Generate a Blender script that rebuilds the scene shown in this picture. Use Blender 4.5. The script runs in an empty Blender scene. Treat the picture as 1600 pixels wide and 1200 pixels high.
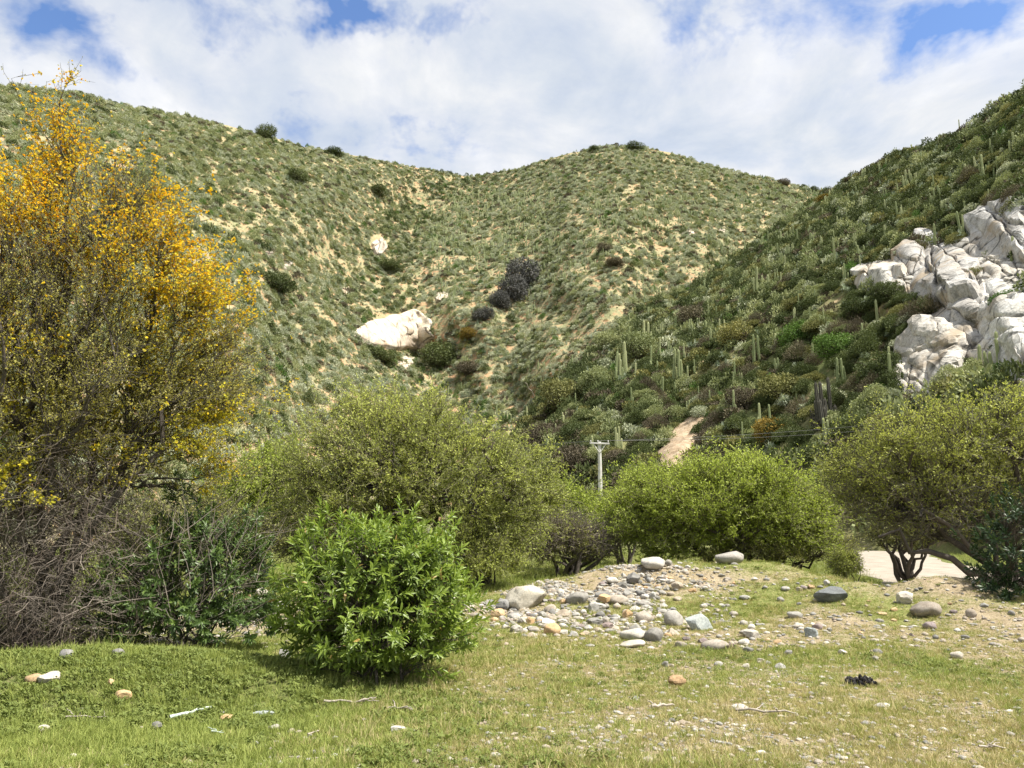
import bpy, bmesh, math, random
import numpy as np
from mathutils import Vector, kdtree

random.seed(7)
rng = np.random.default_rng(7)
SC = bpy.context.scene
COL = SC.collection
PI = math.pi

# ------------------------------------------------------------------ camera
F = 1200.0
HZ = 825.0
PITCH = math.atan((HZ - 600.0) / F)
CP, SP = math.cos(PITCH), math.sin(PITCH)
EYE = 1.6
cam_d = bpy.data.cameras.new('camera')
cam = bpy.data.objects.new('camera', cam_d)
COL.objects.link(cam)
cam_d.sensor_fit = 'HORIZONTAL'
cam_d.sensor_width = 36.0
cam_d.lens = 36.0 * F / 1600.0
cam_d.clip_start = 0.1
cam_d.clip_end = 12000
cam.location = (0, 0, EYE)
cam.rotation_euler = (PI / 2 + PITCH, 0, 0)
SC.camera = cam

# ------------------------------------------------------------------ light and sky
SUN_EL = math.radians(59)
SUN_AZ = math.radians(112)         # clockwise from the view direction (+Y): from the right, somewhat behind the camera
sun_d = bpy.data.lights.new('sun', 'SUN')
sun_d.energy = 4.7
sun_d.angle = math.radians(0.8)
sun_d.color = (1.0, 0.945, 0.84)
sun = bpy.data.objects.new('sun', sun_d)
COL.objects.link(sun)
to_sun = Vector((math.cos(SUN_EL) * math.sin(SUN_AZ), math.cos(SUN_EL) * math.cos(SUN_AZ), math.sin(SUN_EL)))
sun.rotation_euler = to_sun.to_track_quat('Z', 'Y').to_euler()
sun.location = (60, 0, 80)

W = bpy.data.worlds.new('World')
SC.world = W
W.use_nodes = True
SC.view_settings.view_transform = 'Standard'
SC.view_settings.look = 'None'
SC.view_settings.exposure = 1.1
SC.view_settings.gamma = 1.0
SC.view_settings.use_curve_mapping = False
SC.cycles.max_bounces = 5
SC.cycles.diffuse_bounces = 3
SC.cycles.glossy_bounces = 2
SC.cycles.transmission_bounces = 3
SC.cycles.transparent_max_bounces = 4
SC.cycles.caustics_reflective = False
SC.cycles.caustics_refractive = False
SC.cycles.use_adaptive_sampling = True
SC.cycles.adaptive_threshold = 0.02
SC.cycles.use_denoising = True
SC.cycles.denoiser = 'OPENIMAGEDENOISE'
SC.cycles.denoising_input_passes = 'RGB_ALBEDO_NORMAL'
SC.render.film_transparent = False


class NT:
    """small node-tree helper"""
    def __init__(s, nt):
        s.nt = nt
        nt.nodes.clear()

    def n(s, t, props=None, **ins):
        nd = s.nt.nodes.new(t)
        for k, v in (props or {}).items():
            setattr(nd, k, v)
        for k, v in ins.items():
            key = int(k[1:]) if k[0] == 'i' and k[1:].isdigit() else k.replace('_', ' ')
            if hasattr(v, 'is_linked') or hasattr(v, 'links'):
                s.nt.links.new(v, nd.inputs[key])
            else:
                nd.inputs[key].default_value = v
        return nd

    def math(s, op, a, b=0.0, c=0.0, clamp=False):
        nd = s.n('ShaderNodeMath', {'operation': op, 'use_clamp': clamp}, i0=a, i1=b, i2=c)
        return nd.outputs[0]

    def vmath(s, op, a, b=None):
        nd = s.n('ShaderNodeVectorMath', {'operation': op}, i0=a)
        if b is not None:
            if hasattr(b, 'links'):
                s.nt.links.new(b, nd.inputs[1])
            else:
                nd.inputs[1].default_value = b
        return nd

    def mix(s, f, a, b, blend='MIX'):
        nd = s.nt.nodes.new('ShaderNodeMix')
        nd.data_type = 'RGBA'
        nd.blend_type = blend
        for idx, v in ((0, f), (6, a), (7, b)):
            if hasattr(v, 'links'):
                s.nt.links.new(v, nd.inputs[idx])
            else:
                nd.inputs[idx].default_value = v if idx == 0 else (tuple(v) + (1,))[:4]
        return nd.outputs[2]

    def ramp(s, f, stops, interp='LINEAR'):
        nd = s.nt.nodes.new('ShaderNodeValToRGB')
        nd.color_ramp.interpolation = interp
        els = nd.color_ramp.elements
        while len(els) < len(stops):
            els.new(0.5)
        for e, (p, c) in zip(els, stops):
            e.position = p
            e.color = (tuple(c) + (1,))[:4] if hasattr(c, '__len__') else (c, c, c, 1)
        s.nt.links.new(f, nd.inputs[0])
        return nd.outputs[0]

    def noise(s, vec, scale, detail=4, rough=0.55, dist=0.0):
        nd = s.n('ShaderNodeTexNoise', None, Scale=scale, Detail=detail, Roughness=rough, Distortion=dist)
        if vec is not None:
            s.nt.links.new(vec, nd.inputs['Vector'])
        return nd.outputs[0]


def ray(px, py):
    """world direction of a photo pixel (photo is 1600 x 1200)"""
    cx = (np.asarray(px, float) - 800) / F
    cy = (600 - np.asarray(py, float)) / F
    return cx, CP - SP * cy, SP + CP * cy


# --- world: Nishita sky with a procedural cloud deck
w = NT(W.node_tree)
tc = w.n('ShaderNodeTexCoord')
sky = w.n('ShaderNodeTexSky', {'sky_type': 'NISHITA', 'sun_disc': False, 'sun_elevation': SUN_EL,
                               'sun_rotation': SUN_AZ, 'air_density': 1.0, 'dust_density': 0.6, 'ozone_density': 2.0})
dirn = w.vmath('NORMALIZE', tc.outputs['Generated']).outputs[0]
sep = w.n('ShaderNodeSeparateXYZ', None, i0=dirn)
zz = w.math('ADD', w.math('MAXIMUM', sep.outputs[2], 0.0), 0.20)
u = w.math('DIVIDE', sep.outputs[0], zz)
v = w.math('DIVIDE', sep.outputs[1], zz)
comb = w.n('ShaderNodeCombineXYZ', None, X=u, Y=v, Z=0.0).outputs[0]
n1 = w.noise(comb, 1.7, 9, 0.56, 0.35)
n2 = w.noise(w.vmath('ADD', comb, (5.3, 2.1, 0)).outputs[0], 6.5, 9, 0.62, 0.4)
cov = w.math('ADD', w.math('MULTIPLY', n1, 0.60), w.math('MULTIPLY', n2, 0.40))
# clear patches of blue between the clouds, each at its own bearing in the sky
wn = w.n('ShaderNodeTexNoise', None, Scale=7.0, Detail=5.0, Roughness=.6)
w.nt.links.new(dirn, wn.inputs['Vector'])
dirw = w.vmath('ADD', dirn, w.vmath('MULTIPLY', w.vmath('SUBTRACT', wn.outputs[1], (.5, .5, .5)).outputs[0], (.34, .34, .22)).outputs[0]).outputs[0]
bias = None
for (bx, by, sx, k) in ((120, 85, 17, .22), (25, 25, 13, .16), (525, 10, 17, .28), (690, 45, 12, .10), (650, 205, 13, .15), (590, 195, 10, .09),
                        (460, 190, 9, .12), (1480, 48, 13, .17), (1585, 5, 11, .18), (1400, 45, 10, .10), (1335, 120, 8, .10),
                        (1045, -5, 10, .18), (875, 30, 10, .07), (330, -60, 20, .2), (1250, -80, 20, .2), (560, 25, 12, .12)):
    dx, dy, dz = ray(bx, by)
    l = math.sqrt(dx * dx + dy * dy + dz * dz)
    # distance on the unit sphere, stretched sideways
    dv = w.vmath('SUBTRACT', dirw, (float(dx / l), float(dy / l), float(dz / l))).outputs[0]
    dv = w.vmath('MULTIPLY', dv, (0.62, 1.0, 1.7)).outputs[0]
    dl = w.vmath('LENGTH', dv).outputs['Value']
    g = w.math('POWER', 2.718, w.math('MULTIPLY', w.math('POWER', w.math('DIVIDE', dl, sx / 260.0), 2.0), -1.0))
    g = w.math('MULTIPLY', g, k * 0.72)
    bias = g if bias is None else w.math('ADD', bias, g)
cov = w.math('SUBTRACT', cov, bias)
mask = w.ramp(cov, [(0.26, 0.0), (0.35, 0.45), (0.42, 0.84), (0.54, 1.0)])
n3 = w.noise(w.vmath('ADD', comb, (1.3, 7.7, 0)).outputs[0], 3.6, 8, 0.58, 0.4)
ccol = w.ramp(n3, [(0.34, (2.9, 3.25, 3.8)), (0.45, (3.5, 3.75, 4.1)), (0.55, (4.1, 4.2, 4.35)), (0.66, (4.7, 4.72, 4.75))])
skyb = w.mix(1.0, sky.outputs[0], (0.78, 0.88, 1.04), 'MULTIPLY')
sk = w.mix(mask, skyb, ccol)
bg = w.n('ShaderNodeBackground', None, Color=sk, Strength=0.1)
w.n('ShaderNodeOutputWorld', None, Surface=bg.outputs[0])

# ------------------------------------------------------------------ numeric helpers


def _h(ix, iy, iz=0):
    n = (ix.astype(np.int64) * 374761393 + iy.astype(np.int64) * 668265263 + np.int64(iz) * 2147483647 // 3) if not hasattr(iz, 'astype') else (
        ix.astype(np.int64) * 374761393 + iy.astype(np.int64) * 668265263 + iz.astype(np.int64) * 1274126177)
    n = (n ^ (n >> 13)) * 1274126177
    n = n & 0x7fffffff
    n = (n ^ (n >> 16)) & 0xffff
    return n / 65535.0


def vn2(x, y, s=0):
    x = np.asarray(x, float) + s * 17.31
    y = np.asarray(y, float) + s * 9.77
    ix, iy = np.floor(x), np.floor(y)
    fx, fy = x - ix, y - iy
    fx = fx * fx * (3 - 2 * fx)
    fy = fy * fy * (3 - 2 * fy)
    a, b = _h(ix, iy), _h(ix + 1, iy)
    c, d = _h(ix, iy + 1), _h(ix + 1, iy + 1)
    return (a + (b - a) * fx) * (1 - fy) + (c + (d - c) * fx) * fy


def fb2(x, y, o=4, s=0):
    t, amp, tot = 0, 1.0, 0
    for i in range(o):
        t = t + amp * vn2(x * 2 ** i, y * 2 ** i, s + i * 3)
        tot += amp
        amp *= 0.5
    return t / tot


def vn3(p, s=0):
    p = p + s * 13.7
    i = np.floor(p)
    f = p - i
    f = f * f * (3 - 2 * f)
    out = 0
    for dx in (0, 1):
        for dy in (0, 1):
            for dz in (0, 1):
                wgt = (f[:, 0] if dx else 1 - f[:, 0]) * (f[:, 1] if dy else 1 - f[:, 1]) * (f[:, 2] if dz else 1 - f[:, 2])
                out = out + wgt * _h(i[:, 0] + dx, i[:, 1] + dy, i[:, 2] + dz)
    return out


def mesh_from(name, V, Fc, tint=None, attrs=None, smooth=False):
    """V (n,3), Fc (m,3|4) or a list of such arrays"""
    me = bpy.data.meshes.new(name)
    V = np.ascontiguousarray(V, np.float32)
    if not isinstance(Fc, list):
        Fc = [Fc]
    Fc = [f for f in Fc if len(f)]
    loops = np.concatenate([f.reshape(-1) for f in Fc]).astype(np.int32)
    tot = np.concatenate([np.full(len(f), f.shape[1]) for f in Fc])
    start = np.concatenate([[0], np.cumsum(tot)[:-1]]).astype(np.int32)
    me.vertices.add(len(V))
    me.vertices.foreach_set('co', V.reshape(-1))
    me.loops.add(len(loops))
    me.loops.foreach_set('vertex_index', loops)
    me.polygons.add(len(tot))
    me.polygons.foreach_set('loop_start', start)
    me.polygons.foreach_set('use_smooth', np.full(len(tot), smooth))
    me.update(calc_edges=True)
    if tint is not None:
        attrs = dict(attrs or {}, tint=tint)
    for k, a in (attrs or {}).items():
        at = me.attributes.new(k, 'FLOAT', 'POINT')
        at.data.foreach_set('value', np.ascontiguousarray(a, np.float32))
    return me


def obj(name, me, mat=None, parent=None, loc=None, col=None):
    o = bpy.data.objects.new(name, me)
    (col or COL).objects.link(o)
    if mat is not None:
        if len(me.materials) == 0:
            me.materials.append(mat)
        elif me.materials[0] != mat:
            o.material_slots[0].link = 'OBJECT'
            o.material_slots[0].material = mat
    if parent is not None:
        o.parent = parent
    if loc is not None:
        o.location = loc
    return o


def tag(o, label=None, cat=None, group=None, kind=None):
    if label: o['label'] = label
    if cat: o['category'] = cat
    if group: o['group'] = group
    if kind: o['kind'] = kind
    return o


def empty(name, loc, label=None, cat=None, group=None, rz=0):
    o = bpy.data.objects.new(name, None)
    COL.objects.link(o)
    o.location = loc
    o.rotation_euler = (0, 0, rz)
    o.empty_display_size = 0.3
    return tag(o, label, cat, group)


# ------------------------------------------------------------------ materials


def mat_new(name):
    m = bpy.data.materials.new(name)
    m.use_nodes = True
    return m, NT(m.node_tree)


def leaf_mat(name, stops, rough=0.55, trans=0.3, spec=0.3, rnd=0.0):
    m, t = mat_new(name)
    f = t.n('ShaderNodeAttribute', {'attribute_name': 'tint'}).outputs['Fac']
    if rnd:
        oi = t.n('ShaderNodeObjectInfo').outputs['Random']
        f = t.math('ADD', t.math('MULTIPLY', f, 1 - rnd), t.math('MULTIPLY', oi, rnd))
    c = t.ramp(f, stops)
    p = t.n('ShaderNodeBsdfPrincipled', None, Base_Color=c, Roughness=rough)
    p.inputs['Specular IOR Level'].default_value = spec
    tr = t.n('ShaderNodeBsdfTranslucent', None, Color=t.mix(1.0, c, (1.2, 1.22, 0.9), 'MULTIPLY'))
    ms = t.n('ShaderNodeMixShader', None, i0=trans, i1=p.outputs[0], i2=tr.outputs[0])
    t.n('ShaderNodeOutputMaterial', None, Surface=ms.outputs[0])
    return m


def bark_mat(name, c1, c2, scale=14):
    m, t = mat_new(name)
    g = t.n('ShaderNodeNewGeometry').outputs['Position']
    f = t.noise(g, scale, 5, 0.6)
    f2 = t.noise(g, scale * 0.12, 3, 0.6)
    c = t.ramp(t.math('ADD', t.math('MULTIPLY', f, .6), t.math('MULTIPLY', f2, .4)), [(0.3, c1), (0.7, c2)])
    p = t.n('ShaderNodeBsdfPrincipled', None, Base_Color=c, Roughness=0.9)
    b = t.n('ShaderNodeBump', None, Strength=0.5, Distance=0.02, Height=f)
    t.nt.links.new(b.outputs[0], p.inputs['Normal'])
    t.n('ShaderNodeOutputMaterial', None, Surface=p.outputs[0])
    return m


def stone_mat(name, c1, c2, c3, stain=None, scale=5.0, crack=False, lich=0.0, bumpd=0.02):
    """two-tone mineral grain, speckle, optional rust stains, cracks; object random shifts the tone"""
    m, t = mat_new(name)
    tcn = t.n('ShaderNodeTexCoord')
    g = t.n('ShaderNodeNewGeometry').outputs['Position']
    oi = t.n('ShaderNodeObjectInfo').outputs['Random']
    f1 = t.noise(g, scale, 6, 0.62)
    f2 = t.noise(g, scale * 14, 3, 0.7)
    c = t.ramp(f1, [(0.32, c1), (0.5, c2), (0.68, c3)])
    sp = t.ramp(f2, [(0.35, 0.62), (0.55, 1.0), (0.75, 1.14)])
    c = t.mix(1.0, c, sp, 'MULTIPLY')
    tone = t.ramp(oi, [(0.0, (0.72, 0.70, 0.68)), (0.35, (0.95, 0.95, 0.96)), (0.7, (1.03, 0.98, 0.90)), (1.0, (1.12, 1.12, 1.10))])
    c = t.mix(1.0, c, tone, 'MULTIPLY')
    h = f1
    if stain:
        fs = t.noise(g, scale * 0.5, 4, 0.6, 0.6)
        c = t.mix(t.ramp(fs, [(0.53, 0.0), (0.66, 0.85)]), c, stain)
    if lich:
        fl = t.noise(g, scale * 2.2, 5, 0.7)
        c = t.mix(t.ramp(fl, [(0.56, 0.0), (0.66, lich)]), c, (0.10, 0.10, 0.09))
    if crack:
        gv = t.vmath('MULTIPLY', g, (1.0, 1.0, 0.55)).outputs[0]
        ns = t.n('ShaderNodeTexNoise', None, Scale=scale * 0.6, Detail=3.0)
        t.nt.links.new(gv, ns.inputs['Vector'])
        wv = t.vmath('ADD', gv, t.vmath('MULTIPLY', ns.outputs[1], (1.2 / scale, 1.2 / scale, 1.2 / scale)).outputs[0]).outputs[0]
        vo = t.n('ShaderNodeTexVoronoi', {'feature': 'DISTANCE_TO_EDGE'}, Scale=scale * 0.55)
        t.nt.links.new(wv, vo.inputs['Vector'])
        cr = t.ramp(vo.outputs[0], [(0.0, 0.18), (0.018, 0.45), (0.04, 1.0)])
        brk = t.ramp(t.noise(g, scale * 0.9, 3), [(0.42, 0.0), (0.58, 1.0)])
        cr = t.mix(brk, (1, 1, 1), cr)
        c = t.mix(1.0, c, cr, 'MULTIPLY')
        h = t.math('ADD', f1, t.math('MULTIPLY', t.math('SUBTRACT', cr, 1.0), 0.8))
    h = t.math('ADD', h, t.math('MULTIPLY', f2, 0.12))
    p = t.n('ShaderNodeBsdfPrincipled', None, Base_Color=c, Roughness=0.88)
    p.inputs['Specular IOR Level'].default_value = 0.25
    b = t.n('ShaderNodeBump', None, Strength=0.8, Distance=bumpd, Height=h)
    t.nt.links.new(b.outputs[0], p.inputs['Normal'])
    t.n('ShaderNodeOutputMaterial', None, Surface=p.outputs[0])
    return m


M = {}
# espino (thorny acacia) foliage
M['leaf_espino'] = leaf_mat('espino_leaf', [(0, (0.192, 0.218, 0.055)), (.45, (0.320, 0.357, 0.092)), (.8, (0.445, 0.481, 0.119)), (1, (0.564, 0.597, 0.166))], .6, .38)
M['leaf_bright'] = leaf_mat('bright_espino_leaf', [(0, (0.179, 0.217, 0.041)), (.45, (0.297, 0.361, 0.061)), (.8, (0.416, 0.492, 0.088)), (1, (0.499, 0.572, 0.123))], .6, .38)
M['leaf_olive'] = leaf_mat('olive_espino_leaf', [(0, (0.125, 0.138, 0.046)), (.5, (0.223, 0.235, 0.069)), (1, (0.398, 0.390, 0.116))])
M['leaf_olive2'] = leaf_mat('sparse_espino_leaf', [(0, (0.182, 0.197, 0.048)), (.5, (0.318, 0.350, 0.081)), (1, (0.493, 0.521, 0.129))], .6, .38)
M['twig_pale'] = bark_mat('pale_lichen_twig', (.085, .078, .055), (.20, .185, .13), 3)
M['leaf_yellowtree'] = leaf_mat('blossom_tree_leaf', [(0, (0.239, 0.218, 0.059)), (.5, (0.395, 0.368, 0.097)), (1, (0.598, 0.552, 0.142))], .6, .4)
M['blossom'] = leaf_mat('orange_blossom', [(0, (.62, .58, .07)), (.35, (.78, .58, .04)), (.7, (.80, .47, .02)), (1, (.78, .36, .015))], .7, .35, .1)
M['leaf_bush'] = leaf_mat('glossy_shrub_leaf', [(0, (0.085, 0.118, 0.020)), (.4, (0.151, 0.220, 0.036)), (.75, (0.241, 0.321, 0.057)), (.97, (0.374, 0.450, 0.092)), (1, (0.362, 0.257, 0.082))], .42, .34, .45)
M['leaf_deep'] = leaf_mat('deep_green_shrub_leaf', [(0, (.016, .03, .012)), (.5, (.028, .056, .018)), (1, (.06, .105, .03))], .45, .2, .35)
M['leaf_dark'] = leaf_mat('dark_shrub_leaf', [(0, (0.040, 0.066, 0.020)), (.5, (0.072, 0.120, 0.031)), (1, (0.144, 0.209, 0.049))], .42, .22, .4)
M['bark'] = bark_mat('espino_bark', (.035, .028, .022), (.11, .092, .075))
M['twig'] = bark_mat('dark_twig', (.05, .042, .03), (.115, .10, .075), 3)
M['twig_grey'] = bark_mat('grey_dead_twig', (.075, .06, .048), (.24, .205, .17), 3)
M['twig_green'] = bark_mat('green_twig', (.085, .08, .04), (.18, .175, .085), 3)
M['twig_brown'] = bark_mat('brown_twig', (.07, .052, .04), (.15, .118, .09), 3)
# hillside plants
M['h_green'] = leaf_mat('hill_shrub_green', [(0, (0.135, 0.168, 0.074)), (.5, (0.258, 0.287, 0.139)), (1, (0.417, 0.431, 0.235))], .7, .2, .15, .45)
M['h_dark'] = leaf_mat('hill_shrub_dark_green', [(0, (0.045, 0.062, 0.024)), (.5, (0.081, 0.103, 0.039)), (1, (0.142, 0.167, 0.066))], .7, .2, .15, .45)
M['h_grey'] = leaf_mat('hill_shrub_grey_green', [(0, (0.219, 0.247, 0.168)), (.5, (0.386, 0.412, 0.286)), (1, (0.618, 0.632, 0.480))], .7, .15, .15, .45)
M['h_brown'] = leaf_mat('hill_shrub_brown', [(0, (0.072, 0.060, 0.046)), (.5, (0.126, 0.108, 0.074)), (1, (0.192, 0.174, 0.108))], .8, .1, .1, .4)
M['h_olive'] = leaf_mat('hill_shrub_olive', [(0, (0.110, 0.114, 0.048)), (.5, (0.192, 0.195, 0.077)), (1, (0.331, 0.301, 0.114))], .8, .15, .1, .4)
M['h_bright'] = leaf_mat('hill_shrub_fresh_green', [(0, (0.045, 0.090, 0.024)), (.5, (0.090, 0.162, 0.038)), (1, (0.153, 0.234, 0.061))], .7, .2, .1, .4)
M['h_orange'] = leaf_mat('hill_shrub_orange', [(0, (.10, .085, .03)), (.5, (.20, .145, .035)), (1, (.38, .25, .05))], .8, .15, .1, .3)
M['puya'] = leaf_mat('silver_rosette_leaf', [(0, (0.178, 0.227, 0.162)), (.5, (0.308, 0.365, 0.267)), (1, (0.535, 0.583, 0.454))], .5, .1, .4, .4)
M['cactus'] = leaf_mat('cactus_skin', [(0, (0.127, 0.161, 0.076)), (.5, (0.254, 0.296, 0.143)), (1, (0.506, 0.506, 0.288))], .75, .0, .2, .4)
M['cactus_old'] = leaf_mat('old_cactus_skin', [(0, (.05, .048, .042)), (.5, (.10, .095, .08)), (1, (.20, .19, .15))], .85, .0, .1, .3)
M['grass'] = leaf_mat('grass_blade', [(0, (0.141, 0.187, 0.045)), (.5, (0.254, 0.285, 0.076)), (.75, (0.356, 0.337, 0.120)), (1, (0.506, 0.424, 0.219))], .6, .3, .2, .45)
M['grass_lush'] = leaf_mat('lush_grass_blade', [(0, (0.146, 0.190, 0.045)), (.5, (0.252, 0.301, 0.077)), (1, (0.393, 0.418, 0.128))], .6, .3, .2, .5)
M['straw'] = leaf_mat('straw_blade', [(0, (0.315, 0.273, 0.126)), (.5, (0.441, 0.378, 0.189)), (1, (0.578, 0.504, 0.294))], .7, .25, .15, .5)
M['weed'] = leaf_mat('weed_leaf', [(0, (0.097, 0.130, 0.037)), (.5, (0.159, 0.197, 0.053)), (1, (0.262, 0.290, 0.095))], .6, .25, .15, .4)
# stones
M['st_white'] = stone_mat('pale_granite_stone', (0.352, 0.334, 0.299), (0.458, 0.440, 0.405), (0.546, 0.528, 0.493), lich=.3)
M['st_tan'] = stone_mat('tan_stone', (0.246, 0.207, 0.165), (0.344, 0.302, 0.252), (0.426, 0.397, 0.349), lich=.3)
M['st_grey'] = stone_mat('grey_stone', (0.167, 0.163, 0.154), (0.255, 0.251, 0.238), (0.334, 0.326, 0.308), lich=.25)
M['st_rust'] = stone_mat('rust_stained_boulder', (0.334, 0.308, 0.246), (0.440, 0.414, 0.352), (0.510, 0.484, 0.422), stain=(0.299, 0.123, 0.040), scale=2.6, crack=True, lich=.5)
M['st_blue'] = stone_mat('blue_grey_slate', (.24, .275, .29), (.31, .35, .365), (.39, .43, .44), scale=3, lich=.2)
M['st_dark'] = stone_mat('dark_blue_grey_boulder', (.085, .092, .10), (.13, .14, .148), (.19, .20, .205), scale=4, lich=.4)
M['st_orange'] = stone_mat('orange_tan_stone', (.36, .24, .13), (.48, .34, .20), (.56, .44, .29), scale=4)
M['st_purple'] = stone_mat('purple_grey_stone', (.17, .14, .14), (.24, .20, .20), (.32, .28, .27), scale=4)
M['granite'] = stone_mat('weathered_granite', (.34, .325, .30), (.48, .47, .45), (.62, .615, .60), stain=(.30, .235, .16), scale=.26, crack=True, lich=.7, bumpd=.3)
M['granite_dome'] = stone_mat('sunlit_granite', (0.405, 0.326, 0.246), (0.546, 0.484, 0.405), (0.651, 0.616, 0.554), stain=(0.405, 0.290, 0.194), scale=.22, crack=True, lich=.25, bumpd=.3)
M['char'] = stone_mat('charred_wood', (.008, .008, .009), (.022, .021, .022), (.06, .055, .055), scale=30)
M['wood_grey'] = bark_mat('weathered_stick', (.20, .17, .14), (.46, .41, .35), 30)
M['wood_mint'] = bark_mat('lichen_pale_stick', (.30, .36, .31), (.55, .62, .55), 20)

# ------------------------------------------------------------------ ground height
GRAVEL_LEFT = (-4.9, 14.2)


def mound(x, y, cx, cy, sx, sy, h, p=1.0, rot=0.0):
    dx, dy = x - cx, y - cy
    c, s = math.cos(rot), math.sin(rot)
    a, b = (dx * c + dy * s) / sx, (-dx * s + dy * c) / sy
    return h * np.exp(-(a * a + b * b) ** p)


ROAD = np.array([(10.4, 13.5), (11.4, 17.0), (13.0, 22.0), (15.6, 30.0), (20.0, 42.0), (26.0, 54.0), (38.0, 70.0)])
ROAD_W = 2.45


def road_dist(x, y):
    x = np.asarray(x, float)
    y = np.asarray(y, float)
    best = np.full(x.shape, 1e9)
    for i in range(len(ROAD) - 1):
        a, b = ROAD[i], ROAD[i + 1]
        d = b - a
        t = np.clip(((x - a[0]) * d[0] + (y - a[1]) * d[1]) / (d @ d), 0, 1)
        best = np.minimum(best, np.hypot(x - a[0] - t * d[0], y - a[1] - t * d[1]))
    return best


def gh(x, y):
    x = np.asarray(x, float)
    y = np.asarray(y, float)
    z = (fb2(x / 3.1, y / 3.1, 4, 1) - .5) * .16 + (fb2(x / .45, y / .45, 3, 2) - .5) * .045
    # earth mound: two crests and a lower arm to the right
    z = z + mound(x, y, 2.9, 17.6, 1.5, 2.0, .56) + mound(x, y, 5.3, 18.0, 2.0, 2.3, .72)
    z = z + mound(x, y, 1.0, 17.2, 1.6, 1.7, .26) + mound(x, y, 8.1, 14.4, 1.5, 1.3, .50) + mound(x, y, 6.4, 15.6, 2.6, 1.9, .24)
    z = z + mound(x, y, 10.5, 12.0, 2.6, 1.6, .22)
    z = z + mound(x, y, -4.0, 8.35, 1.9, .95, .34, 1.3) + mound(x, y, -6.3, 8.6, 1.4, 1.1, .10)
    z = z + mound(x, y, 0.8, 16.2, 2.0, 1.2, .15)
    z = z - mound(x, y, -4.9, 14.0, 2.4, 3.0, .12)
    lump = (fb2(x / .8, y / .8, 4, 5) - .5) * .46
    mz = mound(x, y, 4.2, 16.8, 4.2, 3.2, 1.0) + mound(x, y, 8.1, 14.4, 2.2, 1.6, .8)
    z = z + lump * np.clip(mz, 0, 1) * .8
    far = np.clip((np.hypot(x, y) - 26) / 20, 0, 1)
    z = z * (1 - .6 * far)
    k = np.clip((road_dist(x, y) - ROAD_W) / 1.2, 0, 1)
    kk = np.clip((y - 15.5) / 2.0, 0, 1)
    z = z * (1 - kk * (1 - k)) + (-0.03) * kk * (1 - k)
    return z


def g1(x, y):
    return float(gh(np.array([x]), np.array([y]))[0])


def gp(px, py, ymin=3.0, ymax=60.0):
    """where the ray through a photo pixel meets the ground"""
    dx, dy, dz = ray(px, py)
    ys = np.linspace(ymin, ymax, 3000)
    t = ys / dy
    xs, zs = dx * t, EYE + dz * t
    d = zs - gh(xs, ys)
    i = int(np.argmax(d < 0)) if (d < 0).any() else len(ys) - 1
    return Vector((xs[i], ys[i], float(gh(xs[i:i + 1], ys[i:i + 1])[0])))


def at(px, py, Y):
    dx, dy, dz = ray(px, py)
    t = Y / dy
    return Vector((dx * t, Y, EYE + dz * t))


def bare(x, y):
    """0 = grass, 1 = bare gravelly soil"""
    n = fb2(x / 1.4, y / 1.4, 4, 11)
    m = np.clip(mound(x, y, 3.2, 16.9, 3.2, 2.4, .95) + mound(x, y, 7.9, 14.5, 2.0, 1.5, .9) + mound(x, y, .6, 15.4, 2.6, 1.5, .9), 0, 1) * .60
    m = np.maximum(m, mound(x, y, -4.9, 14.5, 2.2, 3.0, 1.0))
    m = np.maximum(m, .50 * np.clip((x + 2.0) / 4.0, 0, 1) * np.clip((15 - y) / 3 + .3, .3, 1))
    m = np.maximum(m, mound(x, y, 6.4, 12.4, 3.6, 2.2, .72))
    m = np.maximum(m, mound(x, y, -5.15, 7.7, .55, .35, .9))
    front = mound(x, y, 0.4, 6.0, 3.5, .8, .50)
    m = np.maximum(m, front)
    v = m * .85 + (n - .5) * 1.9 * (.30 + .55 * m)
    return np.clip(v, 0, 1)


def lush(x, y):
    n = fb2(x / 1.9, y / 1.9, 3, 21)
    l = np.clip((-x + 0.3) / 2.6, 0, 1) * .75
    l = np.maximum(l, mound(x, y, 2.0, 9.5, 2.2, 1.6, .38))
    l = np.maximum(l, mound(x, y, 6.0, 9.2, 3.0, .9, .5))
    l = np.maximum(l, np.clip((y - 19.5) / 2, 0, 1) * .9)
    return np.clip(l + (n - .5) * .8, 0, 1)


# ------------------------------------------------------------------ ground sheet


def polar_sheet():
    az = np.concatenate([np.linspace(-PI, -.80, 40, endpoint=False), np.linspace(-.80, .80, 240), np.linspace(.80, PI, 41)[1:]])
    r = np.concatenate([[0.05, 1.0, 2.0, 3.2], np.geomspace(4.2, 24, 135), np.geomspace(24.6, 90, 34), np.geomspace(100, 5200, 16)])
    A, R = np.meshgrid(az, r)
    X, Y = R * np.sin(A), R * np.cos(A)
    Z = gh(X.ravel(), Y.ravel()).reshape(X.shape)
    V = np.stack([X, Y, Z], -1).reshape(-1, 3)
    nr, na = X.shape
    i = np.arange((nr - 1) * (na - 1))
    a = (i // (na - 1)) * na + i % (na - 1)
    Fq = np.stack([a, a + 1, a + na + 1, a + na], -1)
    return V, Fq


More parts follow.
